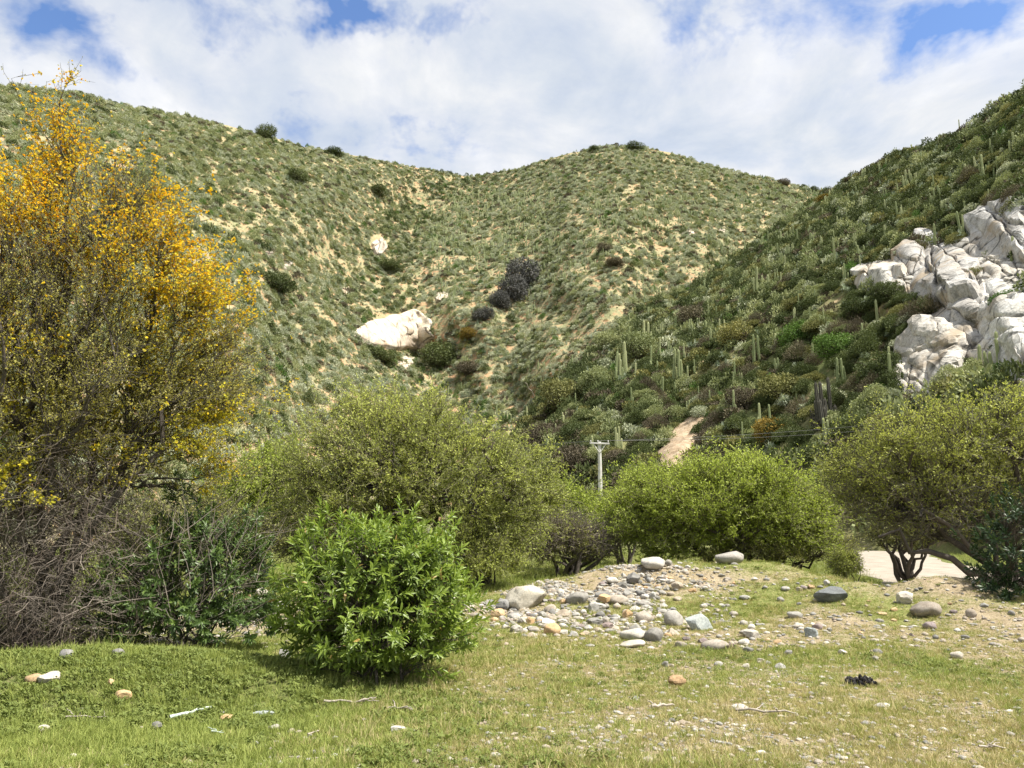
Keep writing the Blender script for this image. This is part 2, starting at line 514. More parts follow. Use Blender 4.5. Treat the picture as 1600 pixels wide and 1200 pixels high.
V, Fq = polar_sheet()
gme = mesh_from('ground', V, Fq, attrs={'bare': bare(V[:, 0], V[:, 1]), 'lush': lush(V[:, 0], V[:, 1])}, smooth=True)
m, t = mat_new('meadow_ground')
g = t.n('ShaderNodeNewGeometry').outputs['Position']
ab = t.n('ShaderNodeAttribute', {'attribute_name': 'bare'}).outputs['Fac']
al = t.n('ShaderNodeAttribute', {'attribute_name': 'lush'}).outputs['Fac']
nA = t.noise(g, 2.2, 6, 0.65)
nB = t.noise(g, 22, 5, 0.7)
nC = t.noise(g, 90, 3, 0.7)
grs = t.ramp(nB, [(0.3, (.10, .13, .035)), (0.5, (.19, .21, .065)), (0.68, (.31, .29, .12))])
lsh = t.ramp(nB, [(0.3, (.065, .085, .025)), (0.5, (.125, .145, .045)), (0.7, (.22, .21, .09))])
soil = t.ramp(nB, [(0.30, (.13, .105, .065)), (0.5, (.29, .235, .15)), (0.70, (.44, .38, .27))])
sand = t.ramp(nA, [(0.35, (.30, .22, .13)), (0.65, (.40, .33, .225))])
soil = t.mix(t.ramp(nA, [(0.4, 0.0), (0.62, 0.7)]), soil, sand)
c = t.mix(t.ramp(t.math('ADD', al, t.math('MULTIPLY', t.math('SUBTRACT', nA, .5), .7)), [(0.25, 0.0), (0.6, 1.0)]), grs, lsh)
bf = t.math('ADD', ab, t.math('MULTIPLY', t.math('SUBTRACT', nB, .5), 0.9))
c = t.mix(t.ramp(bf, [(0.22, 0.0), (0.52, 1.0)]), c, soil)
sp = t.ramp(nC, [(0.33, 0.6), (0.5, 1.0), (0.7, 1.22)])
c = t.mix(1.0, c, sp, 'MULTIPLY')
vo = t.n('ShaderNodeTexVoronoi', {'feature': 'F1'}, Scale=26.0, Vector=g)
pb = t.ramp(vo.outputs['Distance'], [(0.16, 1.0), (0.24, 0.0)])
pk = t.ramp(t.n('ShaderNodeSeparateColor', None, i0=vo.outputs['Color']).outputs[0], [(0.72, 0.0), (0.75, 1.0)])
pf = t.math('MULTIPLY', t.math('MULTIPLY', pb, pk), t.ramp(ab, [(0.1, 0.12), (0.5, 1.0)]))
c = t.mix(pf, c, (.50, .46, .39))
p = t.n('ShaderNodeBsdfPrincipled', None, Base_Color=c, Roughness=0.95)
p.inputs['Specular IOR Level'].default_value = 0.1
hh = t.math('ADD', t.math('ADD', nB, t.math('MULTIPLY', nC, .5)), t.math('MULTIPLY', pf, .5))
b = t.n('ShaderNodeBump', None, Strength=0.9, Distance=0.035, Height=hh)
t.nt.links.new(b.outputs[0], p.inputs['Normal'])
t.n('ShaderNodeOutputMaterial', None, Surface=p.outputs[0])
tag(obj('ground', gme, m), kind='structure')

# dirt road beyond the mound
nseg = 60
tt = np.linspace(0, len(ROAD) - 1.001, nseg)
ii = tt.astype(int)
cpt = ROAD[ii] + (ROAD[ii + 1] - ROAD[ii]) * (tt - ii)[:, None]
tan = np.gradient(cpt, axis=0)
tan /= np.linalg.norm(tan, axis=1)[:, None]
nor = np.stack([-tan[:, 1], tan[:, 0]], -1)
cols = np.linspace(-1, 1, 13)
RV = []
for k, (cpp, nn) in enumerate(zip(cpt, nor)):
    for cc in cols:
        wdt = (ROAD_W - .1) * (1 + .10 * math.sin(k * .9 + cc * 3))
        q = cpp + nn * cc * wdt
        RV.append((q[0], q[1], 0))
RV = np.array(RV)
RV[:, 2] = gh(RV[:, 0], RV[:, 1]) + 0.012 + .02 * (1 - np.tile(np.abs(cols), nseg) ** 2)
i = np.arange((nseg - 1) * 12)
a = (i // 12) * 13 + i % 12
RF = np.stack([a, a + 1, a + 14, a + 13], -1)[:, ::-1]
m, t = mat_new('dusty_road')
g = t.n('ShaderNodeNewGeometry').outputs['Position']
c = t.ramp(t.noise(g, 1.2, 6, .65), [(.3, (.22, .185, .145)), (.5, (.32, .28, .23)), (.72, (.41, .37, .31))])
c = t.mix(1.0, c, t.ramp(t.noise(g, 30, 4, .7), [(.35, .8), (.6, 1.05)]), 'MULTIPLY')
p = t.n('ShaderNodeBsdfPrincipled', None, Base_Color=c, Roughness=0.95)
b = t.n('ShaderNodeBump', None, Strength=0.5, Distance=0.03, Height=t.noise(g, 18, 5, .7))
t.nt.links.new(b.outputs[0], p.inputs['Normal'])
t.n('ShaderNodeOutputMaterial', None, Surface=p.outputs[0])
tag(obj('dirt_road', mesh_from('dirt_road', RV, RF, smooth=True), m), kind='structure')

# ------------------------------------------------------------------ hills
SKY_B = np.array([(-900, 0), (-500, 60), (-200, 100), (0, 134), (60, 140), (130, 148), (200, 166), (300, 184), (400, 208), (460, 226), (560, 245), (640, 260), (740, 276),
                  (800, 266), (870, 246), (920, 233), (960, 227), (1010, 232), (1060, 244), (1120, 262), (1200, 279), (1290, 300), (1400, 325), (1700, 365), (2400, 420)], float)
SKY_R = np.array([(640, 900), (700, 850), (760, 740), (800, 680), (850, 612), (900, 560), (950, 512), (1000, 482), (1100, 440), (1200, 368), (1270, 316), (1292, 300), (1320, 288),
                  (1400, 243), (1480, 218), (1540, 186), (1600, 141), (1800, 40), (2000, -20), (2400, -60)], float)


def smooth_interp(x, pts, xi=0, yi=1):
    return np.interp(x, pts[:, xi], pts[:, yi])


def sheet_D(which, px, py):
    px = np.asarray(px, float)
    py = np.asarray(py, float)
    dx, dy, dz = ray(px, py)
    te = dz / np.hypot(dx, dy)
    if which == 'B':
        F0 = np.interp(px, [-900, -400, 0, 400, 650, 820, 960, 1300, 1700, 2400], [60, 62, 75, 105, 165, 165, 150, 170, 170, 170])
        R0 = np.interp(px, [-900, -400, 0, 400, 740, 960, 1300, 2400], [220, 260, 305, 370, 440, 415, 440, 440])
        ys = smooth_interp(px, SKY_B)
    else:
        F0 = np.interp(px, [640, 800, 1000, 1300, 1600, 2000, 2400], [118, 104, 88, 68, 54, 46, 42])
        R0 = np.interp(px, [640, 700, 800, 950, 1100, 1290, 1400, 1600, 2000, 2400], [119, 125, 175, 240, 270, 300, 250, 190, 150, 140])
        ys = smooth_interp(px, SKY_R)
    ex, ey, ez = ray(px, ys)
    tE = ez / np.hypot(ex, ey)
    tE = np.maximum(tE, .02)
    s = tE * R0 / (R0 - F0)
    q = np.clip(te / s, -.9, (R0 - F0) / R0)
    D = F0 / (1 - q)
    fr = np.clip((py - ys) / np.maximum(860 - ys, 1), 0, 1)
    env = np.sin(np.clip(fr, 0, 1) * PI) ** .6
    if which == 'B':
        pg = np.interp(py, [230, 275, 330, 400, 470, 540, 600, 700], [735, 700, 640, 590, 585, 640, 690, 720])
        D = D + 40 * np.exp(-((px - pg) / 115) ** 2) * np.clip((py - ys) / 60, 0, 1) * np.clip((760 - py) / 200, 0, 1)
        for (p0, p1, wd, am) in ((1060, 1010, 40, 14), (860, 800, 34, 12), (330, 480, 40, 12), (150, 300, 45, 12), (1180, 1130, 35, 12)):
            pg = np.interp(py, [250, 600], [p0, p1])
            D = D + am * np.exp(-((px - pg) / wd) ** 2) * env
    D = D * (1 + env * ((fb2(px / 70, py / 70, 4, 31) - .5) * .10))
    if which == 'R':
        D = D * (1 + env * ((fb2(px / 45, py / 45, 3, 41) - .5) * .07))
    return D


def sheet_P(which, px, py):
    px = np.asarray(px, float)
    py = np.asarray(py, float)
    D = sheet_D(which, px, py)
    dx, dy, dz = ray(px, py)
    h = np.hypot(dx, dy)
    return np.stack([dx / h * D, dy / h * D, EYE + dz / h * D], -1)


def build_sheet(which, name, pxs, nrow, mat):
    SK = SKY_B if which == 'B' else SKY_R
    ys = smooth_interp(pxs, SK) + (fb2(pxs / 40, pxs * 0, 3, 77) - .5) * 8
    rows = []
    for j in range(nrow + 1):
        f = j / nrow
        py = 905 + (ys - 905) * f
        rows.append(sheet_P(which, pxs, py))
    top = rows[-1]
    hd = np.stack([top[:, 0], top[:, 1], top[:, 0] * 0], -1)
    hd /= np.linalg.norm(hd, axis=1)[:, None]
    sl = (rows[-1][:, 2] - rows[-3][:, 2]) / np.maximum(np.linalg.norm((rows[-1] - rows[-3])[:, :2], axis=1), .01)
    sl = np.clip(sl, 0, .6)
    back = []
    cur = top.copy()
    for j in range(1, 12):
        st = 6.0 + j * 3
        cur = cur + hd * st
        cur[:, 2] += st * (sl * .35 - .16 * j)
        back.append(cur.copy())
    V = np.concatenate(rows + back)
    nr, na = nrow + 1 + 11, len(pxs)
    i = np.arange((nr - 1) * (na - 1))
    a = (i // (na - 1)) * na + i % (na - 1)
    Fq = np.stack([a, a + 1, a + na + 1, a + na], -1)
    o = obj(name, mesh_from(name, V, Fq, smooth=True), mat)
    return tag(o, kind='structure')


def hill_mat(name, straw, green, soil, gsc, amt_green, amt_soil):
    m, t = mat_new(name)
    g = t.n('ShaderNodeNewGeometry').outputs['Position']
    nA = t.noise(g, gsc, 6, .62, .3)
    nB = t.noise(g, gsc * 9, 5, .7)
    nC = t.noise(t.vmath('ADD', g, (31, 7, 3)).outputs[0], gsc * 2.3, 6, .6, .4)
    c = t.mix(t.ramp(nA, [(amt_green - .12, 0.0), (amt_green + .12, 1.0)]), green, straw)
    c = t.mix(t.ramp(nC, [(amt_soil, 0.0), (amt_soil + .07, 0.85)]), c, soil)
    c = t.mix(1.0, c, t.ramp(nB, [(.3, .55), (.5, 1.0), (.7, 1.3)]), 'MULTIPLY')
    p = t.n('ShaderNodeBsdfPrincipled', None, Base_Color=c, Roughness=0.95)
    p.inputs['Specular IOR Level'].default_value = 0.1
    b = t.n('ShaderNodeBump', None, Strength=0.7, Distance=0.5, Height=nB)
    t.nt.links.new(b.outputs[0], p.inputs['Normal'])
    t.n('ShaderNodeOutputMaterial', None, Surface=p.outputs[0])
    return m


build_sheet('B', 'far_hill', np.linspace(-900, 2300, 340), 110,
            hill_mat('far_hill_soil', (.33, .285, .17), (.24, .245, .13), (.45, .27, .155), .18, .48, .52))
build_sheet('R', 'right_hill', np.linspace(642, 2400, 240), 100,
            hill_mat('right_hill_soil', (.22, .20, .10), (.12, .14, .05), (.31, .23, .14), .08, .54, .60))

# ------------------------------------------------------------------ generic shapes


def rand_unit(n):
    v = rng.normal(size=(n, 3))
    return v / np.linalg.norm(v, axis=1)[:, None]


def tubes(P, R, sides=3):
    """P (n,k,3) polylines, R (n,k) radii -> verts, quads"""
    n, k, _ = P.shape
    T = np.gradient(P, axis=1)
    T /= np.maximum(np.linalg.norm(T, axis=2, keepdims=True), 1e-9)
    ref = np.zeros_like(T)
    ref[..., 0] = .31
    ref[..., 1] = .94
    ref[..., 2] = .12
    U = np.cross(T, ref)
    U /= np.maximum(np.linalg.norm(U, axis=2, keepdims=True), 1e-6)
    Wv = np.cross(T, U)
    ang = np.arange(sides) * 2 * PI / sides
    V = P[:, :, None, :] + R[:, :, None, None] * (U[:, :, None, :] * np.cos(ang)[None, None, :, None] + Wv[:, :, None, :] * np.sin(ang)[None, None, :, None])
    V = V.reshape(-1, 3)
    bi = np.arange(n)[:, None, None] * (k * sides) + np.arange(k - 1)[None, :, None] * sides
    s = np.arange(sides)[None, None, :]
    s2 = (np.arange(sides) + 1)[None, None, :] % sides
    Fq = np.stack([bi + s, bi + s2, bi + s2 + sides, bi + s + sides], -1).reshape(-1, 4)
    return V, Fq


def paths(P0, P1, k, jit, bow=0.12, sag=0.0):
    """curved, slightly crooked lines from P0 to P1"""
    n = len(P0)
    L = np.linalg.norm(P1 - P0, axis=1)[:, None, None]
    tq = np.linspace(0, 1, k)[None, :, None]
    base = P0[:, None, :] * (1 - tq) + P1[:, None, :] * tq
    bd = rand_unit(n)
    bd[:, 2] = np.abs(bd[:, 2]) * .7 + sag
    base = base + bd[:, None, :] * bow * L * (4 * tq * (1 - tq))
    w_ = rng.normal(size=(n, k, 3)) * jit * L
    w_[:, 0] = 0
    return base + w_


def join(parts):
    Vs, Fs, Ts, off = [], [], [], 0
    for pz in parts:
        Vs.append(pz[0])
        Fs.append(pz[1] + off)
        if len(pz) > 2:
            Ts.append(pz[2])
        off += len(pz[0])
    return np.concatenate(Vs), np.concatenate(Fs), (np.concatenate(Ts) if Ts else None)


def leaves(C, A, L, Wd, tint):
    """diamond leaves: centre-base C, axis A, length L, width Wd -> quads"""
    n = len(C)
    side = np.cross(A, rand_unit(n))
    side /= np.maximum(np.linalg.norm(side, axis=1)[:, None], 1e-6)
    L = L[:, None]
    Wd = Wd[:, None]
    V = np.stack([C, C + A * L * .5 + side * Wd * .5, C + A * L, C + A * L * .5 - side * Wd * .5], 1).reshape(-1, 3)
    Fq = np.arange(n * 4).reshape(-1, 4)
    return V, Fq, np.repeat(tint, 4)


def nearest_nodes(nodes, Q):
    kd = kdtree.KDTree(len(nodes))
    for i, nd in enumerate(nodes):
        kd.insert(nd, i)
    kd.balance()
    return np.array([kd.find(q)[1] for q in Q])


def ell_sampler(ells, shell=.55, zmin=None):
    """union of ellipsoids (cx,cy,cz,rx,ry,rz); points biased to the shell"""
    E = np.array(ells, float)
    wgt = (E[:, 3] * E[:, 4] * E[:, 5]) ** .8
    wgt /= wgt.sum()

    def f(n):
        idx = rng.choice(len(E), n, p=wgt)
        r = shell + (1 - shell) * rng.random(n) ** .7
        r = np.where(rng.random(n) < .25, rng.random(n) ** .5, r)
        u_ = rand_unit(n)
        lump = .86 + .30 * vn3(u_ * 2.3 + idx[:, None] * 3.1)
        p_ = E[idx, :3] + u_ * E[idx, 3:] * (r * lump)[:, None]
        if zmin is not None:
            p_[:, 2] = np.maximum(p_[:, 2], zmin + rng.random(n) * .5)
        return p_
    return f


def make_tree(name, bases, limb_targets, sampler, n2, n3, n4, leafmat, label, cat='tree', group=None,
              trunk_r=.16, twig_len=.4, leaf_n=8, leaf_L=.07, leaf_W=.03, droop=0.0, barkmat='bark', twigmat='twig',
              leaf_keep=None, flower=None, tint_f=None, upk=.35, crown_c=None, jit=.035, trunk_seg=9, twr=.006, kseg4=3, bare_f=.16, hug=.35, per3=16, fuzz=.02, rag=.26, zfloor=.2):
    """thorny multi-stemmed tree: trunks > limbs > branches > twigs, leaves along the twigs"""
    base = np.array(bases[0], float)
    root = empty(name, tuple(base), label, cat, group)
    org = base.copy()
    # level 1: stems
    P0, P1 = [], []
    for i, T in enumerate(limb_targets):
        P0.append(bases[i % len(bases)])
        P1.append(T)
    P0, P1 = np.array(P0, float), np.array(P1, float)
    l1 = paths(P0, P1, trunk_seg, jit * .8, .13)
    r1 = np.linspace(1, .30, trunk_seg)[None, :] * trunk_r * rng.uniform(.7, 1.15, len(P0))[:, None]
    cc = np.array(crown_c if crown_c is not None else P0.mean(0) + (0, 0, .3))
    nodes, rads = l1[:, 2:].reshape(-1, 3), r1[:, 2:].reshape(-1)
    # level 2
    T2 = sampler(n2)
    T2 = cc + (T2 - cc) * .82
    q = T2 + (cc - T2) * .35
    idx = nearest_nodes(nodes, q)
    l2 = paths(nodes[idx], T2, 8, jit, .10)
    rr = np.minimum(rads[idx] * .75, trunk_r * .42)
    r2 = np.linspace(1, .3, 8)[None, :] * rr[:, None]
    nodes2 = np.concatenate([nodes, l2[:, 2:].reshape(-1, 3)])
    rads2 = np.concatenate([rads * .5, r2[:, 2:].reshape(-1)])
    # level 3
    T3 = sampler(n3)
    far_ = rng.random(n3) < .14
    T3[far_] = cc + (T3[far_] - cc) * (1 + rag * rng.random(far_.sum()))[:, None]
    if zfloor is not None:
        T3[:, 2] = np.maximum(T3[:, 2], zfloor)
    q = T3 + (cc - T3) * .13
    idx = nearest_nodes(nodes2, q)
    l3 = paths(nodes2[idx], T3, 5, jit * 1.6, .22, droop)
    r3 = np.linspace(1, .4, 5)[None, :] * np.clip(rads2[idx] * .6, twr * 1.5, trunk_r * .13)[:, None]
    # level 4: twigs off the branches
    bi = rng.integers(0, len(l3), n4)
    ti = rng.uniform(.15, 1.0, n4) * 3.999
    ki = ti.astype(int)
    P = l3[bi, ki] + (l3[bi, ki + 1] - l3[bi, ki]) * (ti - ki)[:, None]
    dr = l3[bi, ki + 1] - l3[bi, ki]
    dr /= np.maximum(np.linalg.norm(dr, axis=1)[:, None], 1e-6)
    out = P - cc
    out /= np.maximum(np.linalg.norm(out, axis=1)[:, None], 1e-6)
    d4 = dr * .5 + rand_unit(n4) * .75 + out * .45
    d4[:, 2] += upk - droop * 1.2
    d4 /= np.linalg.norm(d4, axis=1)[:, None]
    ln = twig_len * rng.uniform(.45, 1.35, n4)
    l4 = paths(P, P + d4 * ln[:, None], kseg4, .05, .30, -.2 * droop)
    r4 = np.linspace(1, .45, kseg4)[None, :] * np.full((n4, 1), twr)
    inv = lambda v_: v_ - org
    Vt, Ft = tubes(l1, r1, 8)
    obj('trunk', mesh_from(name + '_trunk', inv(Vt), Ft, smooth=True), M[barkmat], root)
    Vt, Ft = tubes(l2, r2, 5)
    tag(obj('branches', mesh_from(name + '_branches', inv(Vt), Ft, smooth=True), M[barkmat], root), kind='stuff')
    a_ = tubes(l3, r3, 3)
    b_ = tubes(l4, r4, 3)
    Vt, Ft, _ = join([a_, b_])
    tag(obj('twigs', mesh_from(name + '_twigs', inv(Vt), Ft), M[twigmat], root), kind='stuff')
    # leaves along twigs and branch ends
    clothed = np.nonzero(rng.random(n4) > bare_f)[0]
    nl = len(clothed) * leaf_n
    ti = np.repeat(clothed, leaf_n)
    tt_ = rng.random(nl) * (kseg4 - 1.001)
    ki = tt_.astype(int)
    C_ = l4[ti, ki] + (l4[ti, ki + 1] - l4[ti, ki]) * (tt_ - ki)[:, None]
    tdir = l4[ti, ki + 1] - l4[ti, ki]
    tdir /= np.maximum(np.linalg.norm(tdir, axis=1)[:, None], 1e-6)
    nb = n3 * per3
    live3 = np.nonzero(rng.random(len(l3)) > bare_f)[0]
    bi = live3[rng.integers(0, len(live3), nb)]
    kk = rng.random(nb) ** .75 * 3.999
    ki = kk.astype(int)
    C2 = l3[bi, ki] + (l3[bi, ki + 1] - l3[bi, ki]) * (kk - ki)[:, None]
    td2 = l3[bi, ki + 1] - l3[bi, ki]
    td2 /= np.maximum(np.linalg.norm(td2, axis=1)[:, None], 1e-6)
    C_ = np.concatenate([C_, C2])
    tdir = np.concatenate([tdir, td2])
    C_ = C_ + rng.normal(size=C_.shape) * fuzz
    if leaf_keep is not None:
        kp = rng.random(len(C_)) < leaf_keep(C_)
        C_, tdir = C_[kp], tdir[kp]
    A = rand_unit(len(C_)) * .8 + tdir * hug
    A[:, 2] += .15
    A /= np.linalg.norm(A, axis=1)[:, None]
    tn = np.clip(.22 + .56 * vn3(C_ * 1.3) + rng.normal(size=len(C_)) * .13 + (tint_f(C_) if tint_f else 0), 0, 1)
    L_ = leaf_L * rng.uniform(.6, 1.35, len(C_))
    Vl, Fl, Tl = leaves(C_, A, L_, L_ * leaf_W / leaf_L, tn)
    tag(obj('foliage', mesh_from(name + '_foliage', inv(Vl), Fl, Tl), M[leafmat], root), kind='stuff')
    if flower:
        nf, keep, size, ftint = flower
        # blossoms sit in rows along twigs
        cand = rng.integers(0, n4, nf)
        s_ = rng.random(nf) * (kseg4 - 1.001)
        ki = s_.astype(int)
        C_ = l4[cand, ki] + (l4[cand, ki + 1] - l4[cand, ki]) * (s_ - ki)[:, None]
        nh = nf // 2
        c3 = rng.integers(0, len(l3), nh)
        s3_ = (.35 + .65 * rng.random(nh)) * 3.999
        k3 = s3_.astype(int)
        C_[:nh] = l3[c3, k3] + (l3[c3, k3 + 1] - l3[c3, k3]) * (s3_ - k3)[:, None]
        cand[:nh] = c3 + 50000
        tw = vn3(C_ * 2.2, 3) + .45 * _h(cand, cand * 0)
        kp = (rng.random(nf) * .55 + .45) < keep(C_) + (tw - .62) * .9
        C_ = C_[kp] + rng.normal(size=(kp.sum(), 3)) * size * .5
        n_ = len(C_)
        # each blossom: three short blunt petals tufts round one point
        C3 = np.repeat(C_, 3, 0)
        s_ = size * rng.uniform(.6, 1.3, n_ * 3)
        A3 = rand_unit(n_ * 3)
        Vf, Ff, _t = leaves(C3 - A3 * s_[:, None] * .4, A3, s_, s_ * .62, s_)
        tf = np.clip(ftint(C_) + rng.normal(size=n_) * .17, 0, 1)
        tag(obj('blossoms', mesh_from(name + '_blossoms', inv(Vf), Ff, np.repeat(tf, 12)), M['blossom'], root), kind='stuff')
    return root


def Pn(px, py, Y):
    v_ = at(px, py, Y)
    return (v_.x, v_.y, v_.z)


def ell(px, py, Y, rpx, rpy, ry):
    """ellipsoid seen at a pixel with pixel radii, at depth Y"""
    c_ = at(px, py, Y)
    return (c_.x, c_.y, c_.z, rpx * Y / F, ry, rpy * Y / F)


# ------------------------------------------------------------------ near trees
# 1 the yellow-flowering tree on the left
Y0 = 10.6
ells = [ell(110, 330, Y0, 160, 140, 1.5), ell(100, 200, Y0, 60, 80, .7), ell(215, 290, Y0, 60, 80, .7), ell(60, 500, Y0, 260, 170, 1.9), ell(90, 650, Y0, 235, 120, 1.6), ell(30, 740, Y0 - .2, 190, 75, 1.2), ell(230, 700, Y0 + .2, 120, 80, 1.0), ell(230, 420, Y0, 150, 130, 1.3), ell(200, 600, Y0 + .3, 225, 120, 1.7),
        ell(-80, 400, Y0, 200, 220, 1.8), ell(330, 590, Y0 + .6, 115, 75, 1.0), ell(350, 740, Y0 + .8, 60, 70, .6), ell(330, 480, Y0, 80, 80, .8), ell(370, 560, Y0 + .4, 75, 55, .7), ell(340, 630, Y0 + .4, 105, 50, .8), ell(270, 330, Y0, 60, 60, .6)]
samp = ell_sampler(ells, .25)
bx, by = at(45, 1000, Y0 + .1).x, Y0 + .1
bases = [(bx + dx_, by + dy_, g1(bx + dx_, by + dy_) - .1) for dx_, dy_ in ((0, 0), (.28, .1), (-.3, .15), (-.75, .3), (.1, -.2))]
lt = [Pn(*q_) for q_ in ((70, 330, Y0), (150, 330, Y0 + .4), (250, 430, Y0), (10, 300, Y0 + .6), (-100, 300, Y0), (330, 560, Y0 + .5), (200, 560, Y0 - .7),
                         (60, 480, Y0 - .9), (-60, 520, Y0 - .6), (110, 200, Y0 + .1), (300, 640, Y0 + .2), (180, 240, Y0 + .3))]
zt = at(0, 480, Y0).z
z2 = at(0, 700, Y0).z


def fkeep(C_):
    hz = np.clip((C_[:, 2] - z2) / (zt - z2), 0, 1.6)
    nz_ = vn3(C_ * .9, 9)
    return np.clip(.43 + .09 * hz ** .9, 0, .58) + (nz_ - .5) * 1.1


def ftint(C_):
    hz = np.clip((C_[:, 2] - z2) / (zt - z2), 0, 1.6)
    return np.clip(-.04 + .32 * hz, 0, .44)


make_tree('flowering_tree', bases, lt, samp, 260, 3200, 11500, 'leaf_yellowtree',
          'large thorny tree covered in orange and yellow blossom at the left edge', trunk_r=.058, twig_len=.30, leaf_n=9, per3=18, fuzz=.012, leaf_L=.032, leaf_W=.016, kseg4=3, hug=.5,
          flower=(125000, fkeep, .043, ftint), upk=.28, twr=.0036, rag=.16, crown_c=(bx - .1, by, 1.9),
          leaf_keep=lambda C_: np.clip(1.25 - .55 * np.clip((C_[:, 2] - z2) / (zt - z2), 0, 1.3), .12, 1))

# bare grey lower twigs of the same tree: drooping tangle on its trunk
r_ = bpy.data.objects['flowering_tree']
n_ = 1150
sx = rng.normal(60, 70, n_).clip(-80, 330)
sy = 640 + 340 * rng.random(n_) ** .6
yy = Y0 + rng.normal(-.25, .45, n_)
P0 = np.array([Pn(a_, b_, c_) for a_, b_, c_ in zip(sx, sy, yy)])
dd = rand_unit(n_)
dd[:, 2] = -np.abs(dd[:, 2]) * 1.1 + .25
P1 = P0 + dd * rng.uniform(.25, .95, n_)[:, None]
P1[:, 2] = np.maximum(P1[:, 2], .05)
pp = paths(P0, P1, 7, .05, .34, -.1)
Vt, Ft = tubes(pp, np.linspace(1, .35, 7)[None] * (.0022 + .0045 * rng.random(n_) ** 2)[:, None], 3)
tag(obj('bare_twigs', mesh_from('bare_twigs', Vt - np.array(r_.location), Ft), M['twig_grey'], r_), kind='stuff')
n_ = 2400
sx = rng.normal(45, 85, n_).clip(-140, 360)
sy = 620 + 390 * rng.random(n_) ** .7
yy = Y0 + rng.normal(.35, .5, n_)
P0 = np.array([Pn(a_, b_, c_) for a_, b_, c_ in zip(sx, sy, yy)])
dd = rand_unit(n_)
dd[:, 2] = -np.abs(dd[:, 2]) - .75
P1 = P0 + dd * rng.uniform(.35, 1.0, n_)[:, None]
P1[:, 2] = np.maximum(P1[:, 2], .05)
pp = paths(P0, P1, 6, .05, .3)
Vt, Ft = tubes(pp, np.linspace(1, .4, 6)[None] * (.0025 + .005 * rng.random(n_) ** 2)[:, None], 3)
tag(obj('inner_twigs', mesh_from('inner_twigs', Vt - np.array(r_.location), Ft), M['twig_brown'], r_), kind='stuff')

# 2 the broad green tree in the middle
Y1 = 22.0
ells = [ell(590, 725, Y1, 165, 120, 3.0), ell(540, 790, Y1, 130, 80, 2.6), ell(740, 750, Y1 - .5, 150, 95, 2.6), ell(810, 775, Y1 - .5, 85, 80, 2.0), ell(640, 660, Y1, 90, 60, 2.0),
        ell(770, 840, Y1 - 1, 90, 60, 1.6), ell(560, 640, Y1, 50, 45, 1.2)]
zb = g1(-2.2, Y1)
bases = [(-2.4 + .3 * k_, Y1 + .25 * (k_ % 3), zb - .1) for k_ in range(6)]
lt = [Pn(*q_) for q_ in ((520, 700, Y1), (600, 670, Y1 + 1), (680, 690, Y1 - 1), (760, 740, Y1), (830, 780, Y1 - .8), (500, 780, Y1 - .6), (640, 760, Y1 - 1.8),
                         (560, 740, Y1 + 1.6), (720, 800, Y1 - 1.6), (460, 760, Y1 + .6))]
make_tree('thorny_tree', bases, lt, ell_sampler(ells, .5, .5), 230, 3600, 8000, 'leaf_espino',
          'broad rounded green thorny tree in the middle, behind the glossy shrub', trunk_r=.13, twig_len=.34, leaf_n=7, per3=20, leaf_L=.074, leaf_W=.028,
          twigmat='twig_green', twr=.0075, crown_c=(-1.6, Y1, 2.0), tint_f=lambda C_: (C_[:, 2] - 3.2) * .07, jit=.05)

# 3 bright green round tree right of the middle
Y2 = 26.0
ells = [ell(1120, 780, Y2, 160, 72, 3.0), ell(1050, 815, Y2, 110, 66, 2.6), ell(1200, 815, Y2, 110, 68, 2.6), ell(1140, 740, Y2, 90, 34, 2.0), ell(1010, 775, Y2 + .6, 60, 40, 1.6),
        ell(1260, 800, Y2 + .4, 55, 55, 1.4)]
zb = g1(7, Y2)
bases = [(6.6 + .45 * k_, Y2 + .3 * (k_ % 3), zb - .1) for k_ in range(6)]
lt = [Pn(*q_) for q_ in ((1020, 790, Y2), (1080, 750, Y2 + 1), (1140, 740, Y2 - 1), (1200, 760, Y2), (1260, 800, Y2 - .5), (1100, 820, Y2 - 1.8), (1180, 830, Y2 - 1.6), (1050, 830, Y2 - 1))]
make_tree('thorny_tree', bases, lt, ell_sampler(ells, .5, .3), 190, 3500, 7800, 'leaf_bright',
          'bright lime green bushy tree right of the utility pole behind the mound', trunk_r=.11, twig_len=.45, leaf_n=7, per3=21, leaf_L=.090, leaf_W=.033,
          twigmat='twig_green', twr=.0085, bare_f=.08, upk=.5, crown_c=(7.2, Y2, 1.4), tint_f=lambda C_: (C_[:, 2] - 2.4) * .12)

